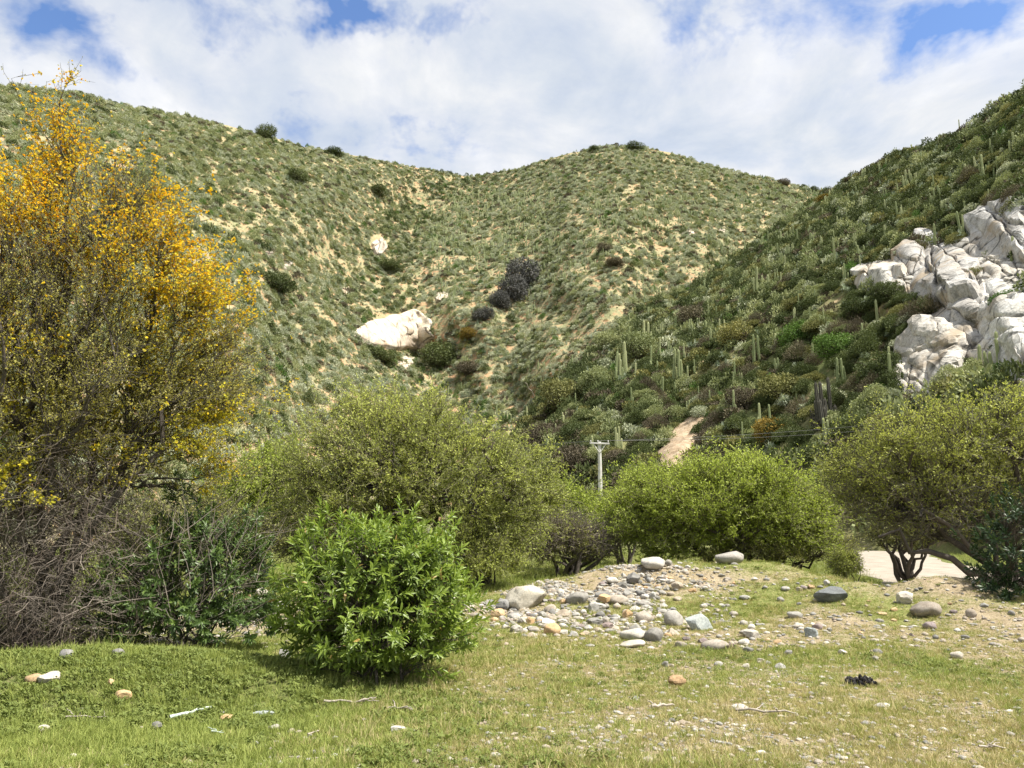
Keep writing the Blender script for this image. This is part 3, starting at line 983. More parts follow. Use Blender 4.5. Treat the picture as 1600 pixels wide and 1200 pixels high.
# 4 tree on the right with leaning dark limbs
Y3 = 18.5
ells = [ell(1490, 700, Y3, 165, 100, 2.4), ell(1390, 740, Y3 + .3, 100, 85, 2.2), ell(1600, 690, Y3, 130, 100, 2.4), ell(1340, 740, Y3 + 1.5, 75, 60, 1.5), ell(1480, 800, Y3, 150, 65, 1.8),
        ell(1720, 760, Y3, 110, 110, 2)]
bq = at(1585, 940, Y3)
zb = g1(bq.x, Y3)
bases = [(bq.x + .1 * k_, Y3 + .15 * (k_ % 2), zb - .1) for k_ in range(3)]
lt = [Pn(*q_) for q_ in ((1380, 830, Y3 - .6), (1330, 745, Y3), (1400, 700, Y3 - .6), (1480, 670, Y3 + .6), (1560, 640, Y3 - .4), (1640, 660, Y3), (1420, 800, Y3 - 1.2), (1700, 720, Y3), (1500, 750, Y3 + 1.4))]
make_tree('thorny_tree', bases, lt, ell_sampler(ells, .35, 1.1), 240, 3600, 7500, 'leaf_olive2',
          'open olive green thorny tree at the right edge with dark leaning limbs over the road', trunk_r=.10, twig_len=.32, leaf_n=6, per3=22, leaf_L=.062, leaf_W=.024,
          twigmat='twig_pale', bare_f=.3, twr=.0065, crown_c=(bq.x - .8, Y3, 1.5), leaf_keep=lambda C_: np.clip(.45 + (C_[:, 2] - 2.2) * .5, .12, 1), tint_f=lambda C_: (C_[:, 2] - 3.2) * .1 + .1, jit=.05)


def small_tree(px, pybase, Y, ells, n3, n4, matn, label, cat='tree', name='thorny_tree', **kw):
    b_ = at(px, pybase, Y)
    z_ = g1(b_.x, Y)
    bs = [(b_.x + random.uniform(-.3, .3), Y + random.uniform(-.2, .2), z_ - .05) for _ in range(kw.pop('nb', 4))]
    sm = ell_sampler(ells, kw.pop('shell', .4), kw.pop('zmin', .25))
    lt_ = sm(8)
    cc_ = (b_.x, Y, z_ + .6)
    n3, n4 = int(n3 * .8), int(n4 * .55)
    return make_tree(name, bs, lt_, sm, max(20, n3 // 12), n3, n4, matn, label, cat, crown_c=cc_, **kw)


small_tree(900, 880, 30, [ell(875, 796, 30, 66, 46, 2), ell(925, 815, 29, 52, 42, 2), ell(860, 768, 30.5, 36, 28, 1.5), ell(905, 835, 27, 60, 22, 1.2)], 700, 4200, 'leaf_bright',
           'pale green bush behind the gap, directly below the utility pole', 'bush', 'thorny_bush', trunk_r=.07, twig_len=.5, leaf_n=8, leaf_L=.10, leaf_W=.045, twigmat='twig_green', twr=.008)
small_tree(885, 900, 25.5, [ell(880, 838, 25.5, 55, 36, 1.3), ell(930, 850, 26, 45, 30, 1.2), ell(845, 860, 25.5, 40, 28, 1)], 900, 4500, 'leaf_olive',
           'grey leafless thicket of thin trunks between the two green trees', 'thicket', 'bare_thicket', trunk_r=.075, twig_len=.55, leaf_n=1, leaf_L=.06, leaf_W=.03,
           twigmat='twig_grey', twr=.007, nb=8)
small_tree(405, 860, 25, [ell(410, 765, 25, 60, 70, 2), ell(370, 800, 25, 60, 60, 2), ell(440, 730, 26, 45, 45, 1.5)], 900, 5200, 'leaf_bright',
           'yellowish green bush between the flowering tree and the middle tree', 'bush', 'thorny_bush', trunk_r=.07, twig_len=.45, leaf_n=8, leaf_L=.09, leaf_W=.04, twigmat='twig_green', twr=.007)
small_tree(310, 900, 20, [ell(300, 820, 20, 90, 60, 1.8), ell(400, 840, 20, 60, 45, 1.5), ell(200, 830, 20, 80, 60, 1.5)], 700, 4200, 'leaf_olive',
           'dim olive thicket behind the dark leafy shrub on the left', 'thicket', 'thorny_bush', trunk_r=.06, twig_len=.45, leaf_n=7, leaf_L=.07, leaf_W=.03, twr=.006)
small_tree(1418, 905, 23, [ell(1415, 835, 23, 62, 32, 1.2), ell(1440, 800, 23, 60, 40, 1.2)], 600, 3000, 'leaf_olive',
           'small dark many-stemmed tree standing beside the pale road', 'tree', 'thorny_tree', trunk_r=.075, twig_len=.4, leaf_n=2, leaf_L=.06, leaf_W=.03, twr=.006, zmin=1.0)
small_tree(1318, 905, 21.5, [ell(1318, 882, 21.5, 26, 20, .5)], 220, 1500, 'leaf_espino',
           'small round shrub at the left edge of the pale road', 'shrub', 'thorny_bush', trunk_r=.02, twig_len=.25, leaf_n=6, leaf_L=.05, leaf_W=.022, twr=.005, zmin=.15)
small_tree(975, 900, 33, [ell(1005, 748, 36, 42, 26, 1.6), ell(970, 805, 34, 60, 36, 2)], 500, 3200, 'leaf_bright',
           'fresh green bush just right of the utility pole', 'bush', 'thorny_bush', trunk_r=.07, twig_len=.5, leaf_n=8, leaf_L=.11, leaf_W=.05, twigmat='twig_green', twr=.008)
small_tree(760, 900, 21, [ell(765, 880, 20, 50, 36, .9), ell(735, 850, 20.5, 50, 40, .9)], 420, 2500, 'leaf_espino',
           'drooping green skirt of branches beside the rust stained boulder', 'bush', 'thorny_bush', trunk_r=.04, twig_len=.35, leaf_n=6, leaf_L=.06, leaf_W=.026, twr=.006, twigmat='twig_green')
small_tree(490, 885, 24, [ell(480, 855, 24, 80, 30, 1.5), ell(620, 870, 24, 100, 28, 1.5)], 500, 2600, 'leaf_olive',
           'shaded undergrowth below the middle tree', 'thicket', 'bare_thicket', trunk_r=.05, twig_len=.4, leaf_n=4, leaf_L=.07, leaf_W=.03, twr=.006)
small_tree(1230, 900, 27, [ell(1275, 855, 27, 70, 30, 1.4), ell(1180, 870, 25, 90, 22, 1.2)], 500, 2600, 'leaf_olive',
           'dark thorny undergrowth at the foot of the lime green tree', 'thicket', 'bare_thicket', trunk_r=.05, twig_len=.4, leaf_n=4, leaf_L=.07, leaf_W=.03, twr=.006)

# ------------------------------------------------------------------ leafy shrubs with long leaves
LV = np.array([(0, 0, 0), (.5, .32, .05), (-.5, .32, .05), (0, .30, 0), (.42, .66, .02), (-.42, .66, .02), (0, .66, -.04), (0, 1, -.16)], float)
LF = np.array([(0, 1, 3), (0, 3, 2), (3, 1, 4), (3, 4, 6), (2, 3, 6), (2, 6, 5), (6, 4, 7), (5, 6, 7)])


def leaf_frames(C_, A, N_):
    """C_ base points, A leaf axis, N_ rough up normal -> 3x3 frames (side, axis, normal)"""
    S_ = np.cross(A, N_)
    S_ /= np.maximum(np.linalg.norm(S_, axis=1)[:, None], 1e-6)
    Nn = np.cross(S_, A)
    return S_, A, Nn


def leafy_shrub(name, base, ells, nshoot, per, L0, W0, matn, label, n_parts, stems, twigm='twig', tmean=.5, cat='shrub', shoot_len=.22, zmin=.10, shell=.72):
    root = empty(name, base, label, cat)
    org = np.array(base)
    samp_ = ell_sampler(ells, shell, zmin)
    T = samp_(nshoot)
    mid_ = np.mean([e[:3] for e in ells], 0)
    fr_ = rng.random(nshoot) < .16
    T[fr_] = mid_ + (T[fr_] - mid_) * (1 + .17 * rng.random(fr_.sum()))[:, None]
    T[:, 2] = np.maximum(T[:, 2], zmin)
    cc = np.array([base[0], base[1], base[2] + .25])
    cen = np.mean([e[:3] for e in ells], 0)
    bs = org + np.stack([rng.normal(0, .16, stems), rng.normal(0, .16, stems), np.full(stems, -.05)], -1)
    l1 = paths(bs, cen + (samp_(stems) - cen) * .6, 8, .03, .08)
    r1_ = np.linspace(.020, .008, 8)[None].repeat(stems, 0)
    nodes = l1[:, 1:].reshape(-1, 3)
    ix = nearest_nodes(nodes, T + (cc - T) * .35)
    l2 = paths(nodes[ix], T, 6, .03, .10)
    r2_ = np.linspace(.008, .003, 6)[None].repeat(nshoot, 0)
    Vt, Ft = tubes(l1, r1_, 6)
    obj('stems', mesh_from(name + '_stems', Vt - org, Ft, smooth=True), M[twigm], root)
    Vt, Ft = tubes(l2, r2_, 3)
    tag(obj('twigs', mesh_from(name + '_twigs', Vt - org, Ft), M[twigm], root), kind='stuff')
    # leaves in spirals round the last stretch of each shoot
    sd = T - cen
    sd /= np.linalg.norm(sd, axis=1)[:, None]
    sd = sd * .75 + rng.normal(size=sd.shape) * .28
    sd[:, 2] += .45
    sd /= np.linalg.norm(sd, axis=1)[:, None]
    n_ = nshoot * per
    si = np.repeat(np.arange(nshoot), per)
    k_ = np.tile(np.arange(per), nshoot)
    h_ = (k_ / per)
    Cb = T[si] + sd[si] * (h_ * shoot_len - shoot_len * .45)[:, None]
    ref = np.tile(np.array([[.2, .9, .37]]), (nshoot, 1))
    u_ = np.cross(sd, ref)
    u_ /= np.linalg.norm(u_, axis=1)[:, None]
    v_ = np.cross(sd, u_)
    ph = k_ * 2.4 + si * 1.7 + rng.normal(0, .25, n_)
    rad = u_[si] * np.cos(ph)[:, None] + v_[si] * np.sin(ph)[:, None]
    el_ = .25 + .95 * h_ + rng.normal(0, .18, n_)
    A = rad * np.cos(el_)[:, None] + sd[si] * np.sin(el_)[:, None]
    A[:, 2] -= .22 * (1 - h_)
    A /= np.linalg.norm(A, axis=1)[:, None]
    N_ = sd[si] + rng.normal(size=(n_, 3)) * .25
    S_, A, Nn = leaf_frames(Cb, A, N_)
    L_ = L0 * rng.uniform(.7, 1.15, n_) * (1 - .35 * h_ ** 2)
    W_ = W0 * rng.uniform(.8, 1.2, n_) * L_ / L0
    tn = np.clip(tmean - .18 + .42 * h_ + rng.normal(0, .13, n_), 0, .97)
    tn = np.where(rng.random(n_) < .012, 1.0, tn)
    # nearest-to-camera leaves become leaf parts
    score = -Cb[:, 1] + rng.normal(0, .05, n_) + Cb[:, 2] * .25
    pick = np.zeros(n_, bool)
    if n_parts:
        pick[np.argsort(-score)[:n_parts * 2][::2]] = True
    rest = ~pick
    Vl = (Cb[rest][:, None, :] + S_[rest][:, None, :] * (LV[None, :, 0, None] * W_[rest][:, None, None]) +
          A[rest][:, None, :] * (LV[None, :, 1, None] * L_[rest][:, None, None]) + Nn[rest][:, None, :] * (LV[None, :, 2, None] * L_[rest][:, None, None])).reshape(-1, 3)
    Fl = (LF[None] + np.arange(rest.sum())[:, None, None] * 8).reshape(-1, 3)
    tag(obj('foliage', mesh_from(name + '_foliage', Vl - org, Fl, np.repeat(tn[rest], 8), smooth=True), M[matn], root), kind='stuff')
    if n_parts:
        protos = []
        for q_ in range(6):
            Vp = LV * np.array([W0, L0, L0])
            protos.append(mesh_from('leaf', Vp, LF, np.full(8, .30 + .12 * q_), smooth=True))
            protos[-1].materials.append(M[matn])
        from mathutils import Matrix
        for i_ in np.nonzero(pick)[0]:
            q_ = int(np.clip(round((tn[i_] - .30) / .12), 0, 5))
            o_ = bpy.data.objects.new('leaf', protos[q_])
            COL.objects.link(o_)
            o_.parent = root
            sc_ = L_[i_] / L0
            mt = Matrix(((S_[i_][0], A[i_][0], Nn[i_][0], 0), (S_[i_][1], A[i_][1], Nn[i_][1], 0), (S_[i_][2], A[i_][2], Nn[i_][2], 0), (0, 0, 0, 1)))
            mt = Matrix.Translation(Vector(Cb[i_] - org)) @ mt @ Matrix.Scale(sc_, 4)
            o_.matrix_local = mt
    return root


YB = 8.8
bb = gp(585, 1072)
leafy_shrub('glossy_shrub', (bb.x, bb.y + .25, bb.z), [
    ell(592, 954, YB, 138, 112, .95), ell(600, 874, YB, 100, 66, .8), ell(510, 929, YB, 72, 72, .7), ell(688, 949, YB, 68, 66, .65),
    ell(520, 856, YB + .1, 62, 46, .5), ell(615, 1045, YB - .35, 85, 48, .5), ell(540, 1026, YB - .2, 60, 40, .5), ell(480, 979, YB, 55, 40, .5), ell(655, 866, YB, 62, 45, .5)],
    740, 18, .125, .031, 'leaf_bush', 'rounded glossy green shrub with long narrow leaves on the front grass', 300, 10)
YC = 11.0
bb = gp(290, 1018)
leafy_shrub('dark_shrub', (bb.x, YC + .1, g1(bb.x, YC)), [
    ell(290, 920, YC, 135, 95, .9), ell(200, 950, YC, 80, 70, .8), ell(370, 985, YC - .2, 72, 46, .6), ell(350, 850, YC + .4, 75, 60, .7), ell(285, 800, YC + .3, 45, 45, .4)],
    520, 20, .12, .036, 'leaf_dark', 'sprawling dark green shrub under the flowering tree at left', 0, 9, zmin=.15, shell=.6)
bq = at(1590, 960, 14.2)
leafy_shrub('dark_shrub', (bq.x + .5, 14.4, g1(bq.x, 14.2)), [
    ell(1600, 890, 14.2, 75, 85, .9), ell(1640, 850, 14.2, 110, 100, 1.0), ell(1570, 930, 14.0, 45, 45, .5)],
    280, 18, .13, .04, 'leaf_deep', 'dense dark leafy shrub at the right edge beside the road', 0, 8, zmin=.1, tmean=.4)

# dead grey stalks leaning through the dark shrub
n_ = 90
P0 = np.array([Pn(random.gauss(290, 60), random.uniform(830, 1000), YC - random.uniform(.2, .8)) for _ in range(n_)])
dd = np.stack([rng.normal(.35, .5, n_), rng.normal(0, .2, n_), rng.uniform(.2, 1, n_)], -1)
dd /= np.linalg.norm(dd, axis=1)[:, None]
P0[:, 2] = np.maximum(P0[:, 2], .1)
Vt, Ft = tubes(paths(P0, P0 + dd * rng.uniform(.4, 1.2, n_)[:, None], 5, .02, .05), np.linspace(1, .4, 5)[None] * rng.uniform(.004, .007, n_)[:, None], 4)
ds = bpy.data.objects['dark_shrub']
tag(obj('dead_stalks', mesh_from('dead_stalks', Vt - np.array(ds.location), Ft), M['twig_grey'], ds), kind='stuff')

# ------------------------------------------------------------------ stones
ICO = {}
for sd_ in (1, 2, 3, 4, 5):
    bm = bmesh.new()
    bmesh.ops.create_icosphere(bm, subdivisions=sd_, radius=1)
    bm.verts.ensure_lookup_table()
    ICO[sd_] = (np.array([v_.co[:] for v_ in bm.verts]), np.array([[v_.index for v_ in f_.verts] for f_ in bm.faces]))
    bm.free()


def rock_verts(sub, seed, facets=0, rough=.18, fine=.04, cut=(.55, .85)):
    V_, F_ = ICO[sub]
    rs = np.random.default_rng(seed)
    V_ = V_ * (1 + rough * 2 * (vn3(V_ * 1.3 + seed * 1.7, seed % 9) - .5))[:, None]
    for _ in range(facets):
        n_ = rs.normal(size=3)
        n_ /= np.linalg.norm(n_)
        d_ = rs.uniform(*cut)
        e_ = np.maximum(V_ @ n_ - d_, 0)
        V_ = V_ - e_[:, None] * n_[None] * .96
    V_ = V_ * (1 + fine * 2 * (vn3(V_ * 4.5 + seed, 4) - .5) + fine * (vn3(V_ * 11 + seed, 5) - .5))[:, None]
    return V_, F_


ROUND, ANG = [], []
for s_ in range(12):
    V_, F_ = rock_verts(3, s_ + 3, 2 + s_ % 4, .18, .05, (.66, .9))
    ROUND.append(mesh_from('river_stone', V_, F_, smooth=True))
for s_ in range(8):
    V_, F_ = rock_verts(3, s_ + 40, 7, .22, .06, (.5, .85))
    ANG.append(mesh_from('angular_stone', V_, F_, smooth=False))


def put_stone(me, name, mat_, px, pybot, wpx, hpx, label, cat='stone', group=None, rot=0, sink=.25, dep=.8, tilt=0, loc=None):
    """stone whose visible bottom stands at pixel (px, pybot)"""
    p_ = gp(px, pybot) if loc is None else loc
    k_ = p_.y / F
    sx_, sz_ = wpx * k_ / 2, hpx * k_ / 2 * 1.15
    o_ = obj(name, me, M[mat_])
    sy_ = sx_ * dep
    o_.location = (p_.x, p_.y + sy_ * .6, g1(p_.x, p_.y + sy_ * .6) + sz_ * (1 - 2 * sink) * .9)
    o_.scale = (sx_, sy_, sz_)
    o_.rotation_euler = (random.uniform(-.1, .1), tilt, rot)
    tag(o_, label, cat, group)
    return o_


# the stones one can tell apart: px, bottom py, width, height, mesh, material, label
KEY = [
    (1020, 892, 42, 17, 'r', 'st_white', 'smooth pale oval boulder perched on the left crest of the mound'),
    (1141, 882, 50, 19, 'r', 'st_white', 'big white rounded boulder on the top crest of the mound'),
    (823, 952, 62, 44, 'a', 'st_rust', 'large cream boulder with rust stain at the left end of the stone pile'),
    (1096, 985, 52, 30, 'slab', 'st_blue', 'flat blue grey slate slab tilted on the mound foot'),
    (1303, 942, 60, 27, 'a', 'st_dark', 'dark blue grey angular boulder in the dip of the mound'),
    (1054, 978, 30, 26, 'r', 'st_white', 'round beige stone just left of the blue slate slab'),
    (988, 1000, 42, 18, 'r', 'st_white', 'cream oval stone at the front of the stone pile'),
    (1025, 1003, 30, 22, 'r', 'st_grey', 'round grey stone right of the cream oval stone'),
    (989, 1012, 40, 10, 'r', 'st_white', 'flat white stone just below the cream oval stone'),
    (1007, 972, 28, 16, 'r', 'st_tan', 'tan egg shaped stone left of the beige round stone'),
    (966, 945, 32, 13, 'r', 'st_tan', 'long tan stone in the middle of the pile'),
    (956, 914, 20, 12, 'a', 'st_white', 'small white angular stone on the shoulder of the pile'),
    (990, 914, 28, 17, 'a', 'st_grey', 'brown grey block on the shoulder of the pile'),
    (786, 956, 24, 20, 'a', 'st_grey', 'pale grey stone touching the left side of the rust stained boulder'),
    (1120, 1017, 44, 16, 'r', 'st_tan', 'flat brown stone in front of the mound below the slate'),
    (1178, 998, 36, 14, 'a', 'st_white', 'white pointed stone right of the slate slab'),
    (1163, 1008, 18, 10, 'r', 'st_white', 'small white stone left of the pointed white stone'),
    (1420, 944, 38, 18, 'a', 'st_white', 'pale wedge shaped stone near the crest of the right bump'),
    (1452, 965, 46, 22, 'r', 'st_tan', 'large buff boulder below the wedge shaped stone'),
    (1520, 965, 16, 13, 'r', 'st_tan', 'small buff stone standing on the right slope'),
    (1457, 983, 24, 12, 'r', 'st_purple', 'purple grey stone below the large buff boulder'),
    (1243, 966, 26, 11, 'r', 'st_grey', 'flat grey stone in the grass left of the right bump'),
    (1269, 996, 20, 16, 'a', 'st_blue', 'leaning blue white stone in the mound grass'),
    (1249, 982, 18, 8, 'r', 'st_white', 'small white stone just left of the leaning stone'),
    (1319, 1023, 15, 8, 'a', 'st_white', 'white chip left of the small grey stone on the slope'),
    (1373, 1023, 14, 9, 'r', 'st_grey', 'small grey stone on the middle of the right slope'),
    (1497, 1029, 20, 11, 'r', 'st_white', 'cream stone in the grass of the far right slope'),
    (1057, 1072, 31, 18, 'a', 'st_orange', 'pointed yellowish stone alone in the front meadow'),
    (71, 1071, 36, 19, 'a', 'st_white', 'cream block on the grassy knoll at the far left'),
    (181, 1027, 20, 13, 'a', 'st_grey', 'small pale block on the crest of the grassy knoll'),
    (100, 1030, 22, 14, 'r', 'st_grey', 'grey stone at the foot of the flowering tree'),
    (47, 1070, 26, 14, 'r', 'st_orange', 'brown stone half hidden behind the cream block on the knoll'),
    (172, 1076, 13, 13, 'a', 'st_orange', 'small upright tan stone on the knoll side'),
    (189, 1098, 26, 14, 'a', 'st_orange', 'orange tan stone low on the knoll'),
    (65, 1146, 20, 12, 'r', 'st_white', 'white stone in the grass at the bottom left'),
    (351, 1130, 20, 14, 'a', 'st_orange', 'reddish tan stone in the grass right of the pale stick'),
    (425, 1142, 20, 9, 'r', 'st_white', 'grey white pebble sized stone in the middle of the front grass'),
    (242, 1142, 18, 14, 'a', 'st_grey', 'speckled grey stone at the left end of the pale stick'),
    (621, 1144, 25, 9, 'a', 'st_white', 'flat white stone in the front grass under the shrub'),
    (112, 1187, 14, 8, 'r', 'st_white', 'tiny white stone near the bottom left corner'),
    (442, 1031, 26, 16, 'a', 'st_grey', 'grey block at the left foot of the glossy shrub'),
    (409, 1122, 34, 8, 'a', 'st_blue', 'thin mint grey stone lying in the front grass'),
    (1157, 1109, 24, 8, 'a', 'st_white', 'flat pale stone in the meadow below the charred lump'),
    (1380, 1108, 24, 8, 'r', 'st_white', 'thin white stone right of the bottom middle'),
    (775, 1185, 18, 7, 'r', 'st_white', 'small white stone at the bottom edge left of centre'),
    (1190, 1180, 16, 6, 'r', 'st_white', 'small bright chip at the bottom edge right of centre'),
    (1013, 1196, 18, 12, 'r', 'st_tan', 'beige stone at the bottom edge of the meadow'),
    (905, 944, 36, 18, 'r', 'st_grey', 'broad grey stone beside the rust stained boulder'),
    (1044, 884, 12, 9, 'r', 'st_grey', 'little grey stone right of the perched oval boulder'),
    (388, 960, 22, 16, 'r', 'st_white', 'white cobble on the gravel between the two leafy shrubs'),
    (386, 942, 17, 14, 'r', 'st_orange', 'orange cobble on the gravel behind the white cobble'),
    (425, 958, 26, 12, 'r', 'st_white', 'flat white cobble beside the left foliage of the glossy shrub'),
]
Vs_, Fs_ = rock_verts(4, 71, 8, .12, .02, (.45, .75))
SLAB = mesh_from('slate_slab', Vs_, Fs_, smooth=False)
Vs_, Fs_ = rock_verts(4, 55, 12, .14, .05, (.62, .88))
BIG = mesh_from('boulder', Vs_, Fs_, smooth=True)
occ = []
for i_, (px, py, wp, hp, kd_, mt_, lb) in enumerate(KEY):
    me_ = {'r': ROUND[i_ % 5], 'a': ANG[i_ % 8], 'slab': SLAB}[kd_]
    nm = 'boulder' if wp > 40 else 'stone'
    if i_ in (2,):
        me_ = BIG
    if i_ in (0, 1):
        me_ = ROUND[1]
    o_ = put_stone(me_, 'slate_slab' if kd_ == 'slab' else nm, mt_, px, py, wp, hp, lb, 'boulder' if wp > 40 else 'stone', rot=random.uniform(-.5, .5) if i_ > 1 else 0,
                   sink=.1 if i_ < 2 else .2, tilt=.22 if kd_ == 'slab' else random.uniform(-.12, .12))
    occ.append((px, py, wp))

# the pile of river stones: px,py regions
pile_regions = [
    # (n, px0, px1, py0, py1, wmin, wmax, place words)
    (66, 800, 960, 940, 998, 9, 32, 'in the stone pile left of the mound'),
    (84, 880, 1060, 908, 1000, 8, 28, 'on the stony left flank of the mound'),
    (26, 768, 880, 955, 985, 10, 26, 'at the left foot of the stone pile'),
    (14, 940, 1180, 882, 915, 7, 15, 'along the crest of the mound'),
    (30, 1040, 1300, 905, 1020, 7, 17, 'on the grassy face of the mound'),
    (24, 340, 445, 905, 965, 10, 26, 'on the pale gravel between the two leafy shrubs'),
    (26, 1340, 1600, 940, 1040, 7, 16, 'on the slope at the right edge'),
    (24, 1040, 1240, 1000, 1050, 7, 18, 'at the front foot of the mound'),
]
tones = [('st_white', 'white'), ('st_tan', 'tan'), ('st_grey', 'grey'), ('st_white', 'white'), ('st_tan', 'tan'), ('st_grey', 'grey'), ('st_white', 'white'), ('st_grey', 'grey'), ('st_grey', 'grey'), ('st_white', 'white'), ('st_tan', 'tan'), ('st_orange', 'orange tan'), ('st_purple', 'purplish')]
cnt = 0
for (n_, x0, x1, y0, y1, w0, w1, words) in pile_regions:
    placed = []
    for _ in range(n_ * 12):
        if len(placed) >= n_:
            break
        px, py = random.uniform(x0, x1), random.uniform(y0, y1)
        if 'left flank' in words and (py < 905 + (1000 - px) * .10 or py < 1000 - (px - 860) * .75 and px < 930):
            continue
        wp = w0 + (w1 - w0) * random.random() ** 1.8
        if any(abs(px - a_) < (wp + c_) * .30 and abs(py - b_) < (wp + c_) * .15 for a_, b_, c_ in placed + occ):
            continue
        placed.append((px, py, wp))
        tm, tw = random.choice(tones)
        rnd_ = random.random() < .36
        me_ = random.choice(ROUND) if rnd_ else random.choice(ANG)
        lb = '%s %s %s' % ('rounded' if rnd_ else 'broken', tw, 'cobble ' + words)
        put_stone(me_, 'river_cobble', tm, px, py, wp, wp * random.uniform(.42, .72), lb, 'cobble', 'cobbles ' + words, rot=random.uniform(0, 3), sink=random.uniform(.22, .42), dep=random.uniform(.7, 1))
        cnt += 1

# charred lump: several burnt chunks fused on one bed
p_ = gp(1348, 1072)
pr = []
for q_ in range(46):
    V_, F_ = rock_verts(1, 90 + q_, 3, .35, .12)
    s_ = random.uniform(.014, .040)
    a_ = random.uniform(-.16, .15)
    pr.append((V_ * np.array([s_, s_, s_ * 1.1]) + np.array([a_, random.uniform(-.07, .07), .015 + random.uniform(0, .085) * (1 - abs(a_ + .03) / .2)]), F_))
V_, F_, _ = join(pr)
tag(obj('charred_lump', mesh_from('charred_lump', V_, F_), M['char'], loc=p_), 'black charred lump lying in the grass on the right', 'charred wood')

# sticks and dead wood lying in the grass


def stick(px0, py0, px1, py1, r_, mat_, label, side=2):
    a_, b_ = gp(px0, py0), gp(px1, py1)
    P0 = np.array([[a_.x, a_.y, a_.z + .035]])
    P1 = np.array([[b_.x, b_.y, b_.z + .035]])
    pp_ = paths(P0, P1, 9, .015, .02)
    for j_ in range(9):
        pp_[0, j_, 2] = max(pp_[0, j_, 2], g1(pp_[0, j_, 0], pp_[0, j_, 1]) + r_ * 1.6)
    pr_ = [tubes(pp_, (np.linspace(1, .55, 9) * r_)[None], 6)]
    for _ in range(side):
        k_ = random.randint(2, 7)
        q0 = pp_[0, k_]
        q1 = q0 + np.array([random.uniform(-.15, .2), random.uniform(-.12, .12), random.uniform(.0, .05)])
        pr_.append(tubes(paths(q0[None], q1[None], 9, .03, .08), (np.linspace(.6, .25, 9) * r_)[None], 6))
    V_, F_, _ = join(pr_)
    o_ = obj('dead_stick', mesh_from('dead_stick', V_ - np.array(a_), F_, smooth=True), M[mat_], loc=a_)
    return tag(o_, label, 'stick')


stick(264, 1128, 330, 1112, .018, 'wood_mint', 'straight pale mint stick lying in the left front grass', 0)
stick(506, 1102, 570, 1103, .012, 'wood_grey', 'grey branching stick below the glossy shrub', 3)
stick(600, 1112, 645, 1116, .012, 'wood_grey', 'short dark stick right below the glossy shrub', 2)
stick(100, 1128, 168, 1128, .007, 'wood_grey', 'thin dark twig on the side of the grassy knoll', 3)
stick(1150, 1116, 1240, 1121, .012, 'wood_grey', 'long grey stick in the right part of the meadow', 2)
stick(1018, 1110, 1054, 1108, .016, 'wood_grey', 'short thick grey stick near the meadow centre', 2)
stick(1530, 1174, 1572, 1176, .009, 'wood_grey', 'small grey twig heap near the bottom right corner', 3)
stick(330, 1150, 350, 1153, .008, 'wood_mint', 'forked little twig below the reddish tan stone', 2)
stick(480, 1155, 498, 1150, .008, 'wood_grey', 'short twig in the front grass left of centre', 0)

# ------------------------------------------------------------------ prototypes kept in a collection outside the scene
PROT = bpy.data.collections.new('prototypes')


def shrub_mesh(name, n, size, seed, spiky=0.0, flat=.8, lean=.25, aspect=.5, stems=6):
    """dome of leaf clumps around a few stems, about 1 unit radius"""
    u_ = rand_unit(n)
    u_[:, 2] = np.abs(u_[:, 2]) * 1.1 - .12
    r_ = .45 + .55 * rng.random(n) ** .5
    lump = .60 + .62 * vn3(u_ * 2.1 + seed * 5.3, seed)
    C_ = u_ * (r_ * lump)[:, None] * np.array([1, 1, flat])
    C_[:, 2] = np.maximum(C_[:, 2] + .12, .02)
    A = rand_unit(n) + u_ * .8 * (1 + spiky)
    A[:, 2] += lean
    A /= np.linalg.norm(A, axis=1)[:, None]
    L_ = size * rng.uniform(.6, 1.4, n)
    tn = np.clip(.2 + .6 * vn3(C_ * 2.6, seed + 2) + rng.normal(0, .14, n), 0, 1)
    V_, F_, T_ = leaves(C_, A, L_, L_ * aspect, tn)
    P0 = np.zeros((stems, 3))
    P0[:, :2] = rng.normal(0, .06, (stems, 2))
    P0[:, 2] = -.15
    ix = rng.integers(0, n, stems)
    Vt, Ft = tubes(paths(P0, C_[ix] * .9, 4, .04), np.linspace(.04, .015, 4)[None].repeat(stems, 0), 4)
    V_, F_, T_ = join([(V_, F_, T_), (Vt, Ft, np.zeros(len(Vt)))])
    return mesh_from(name, V_, F_, T_)


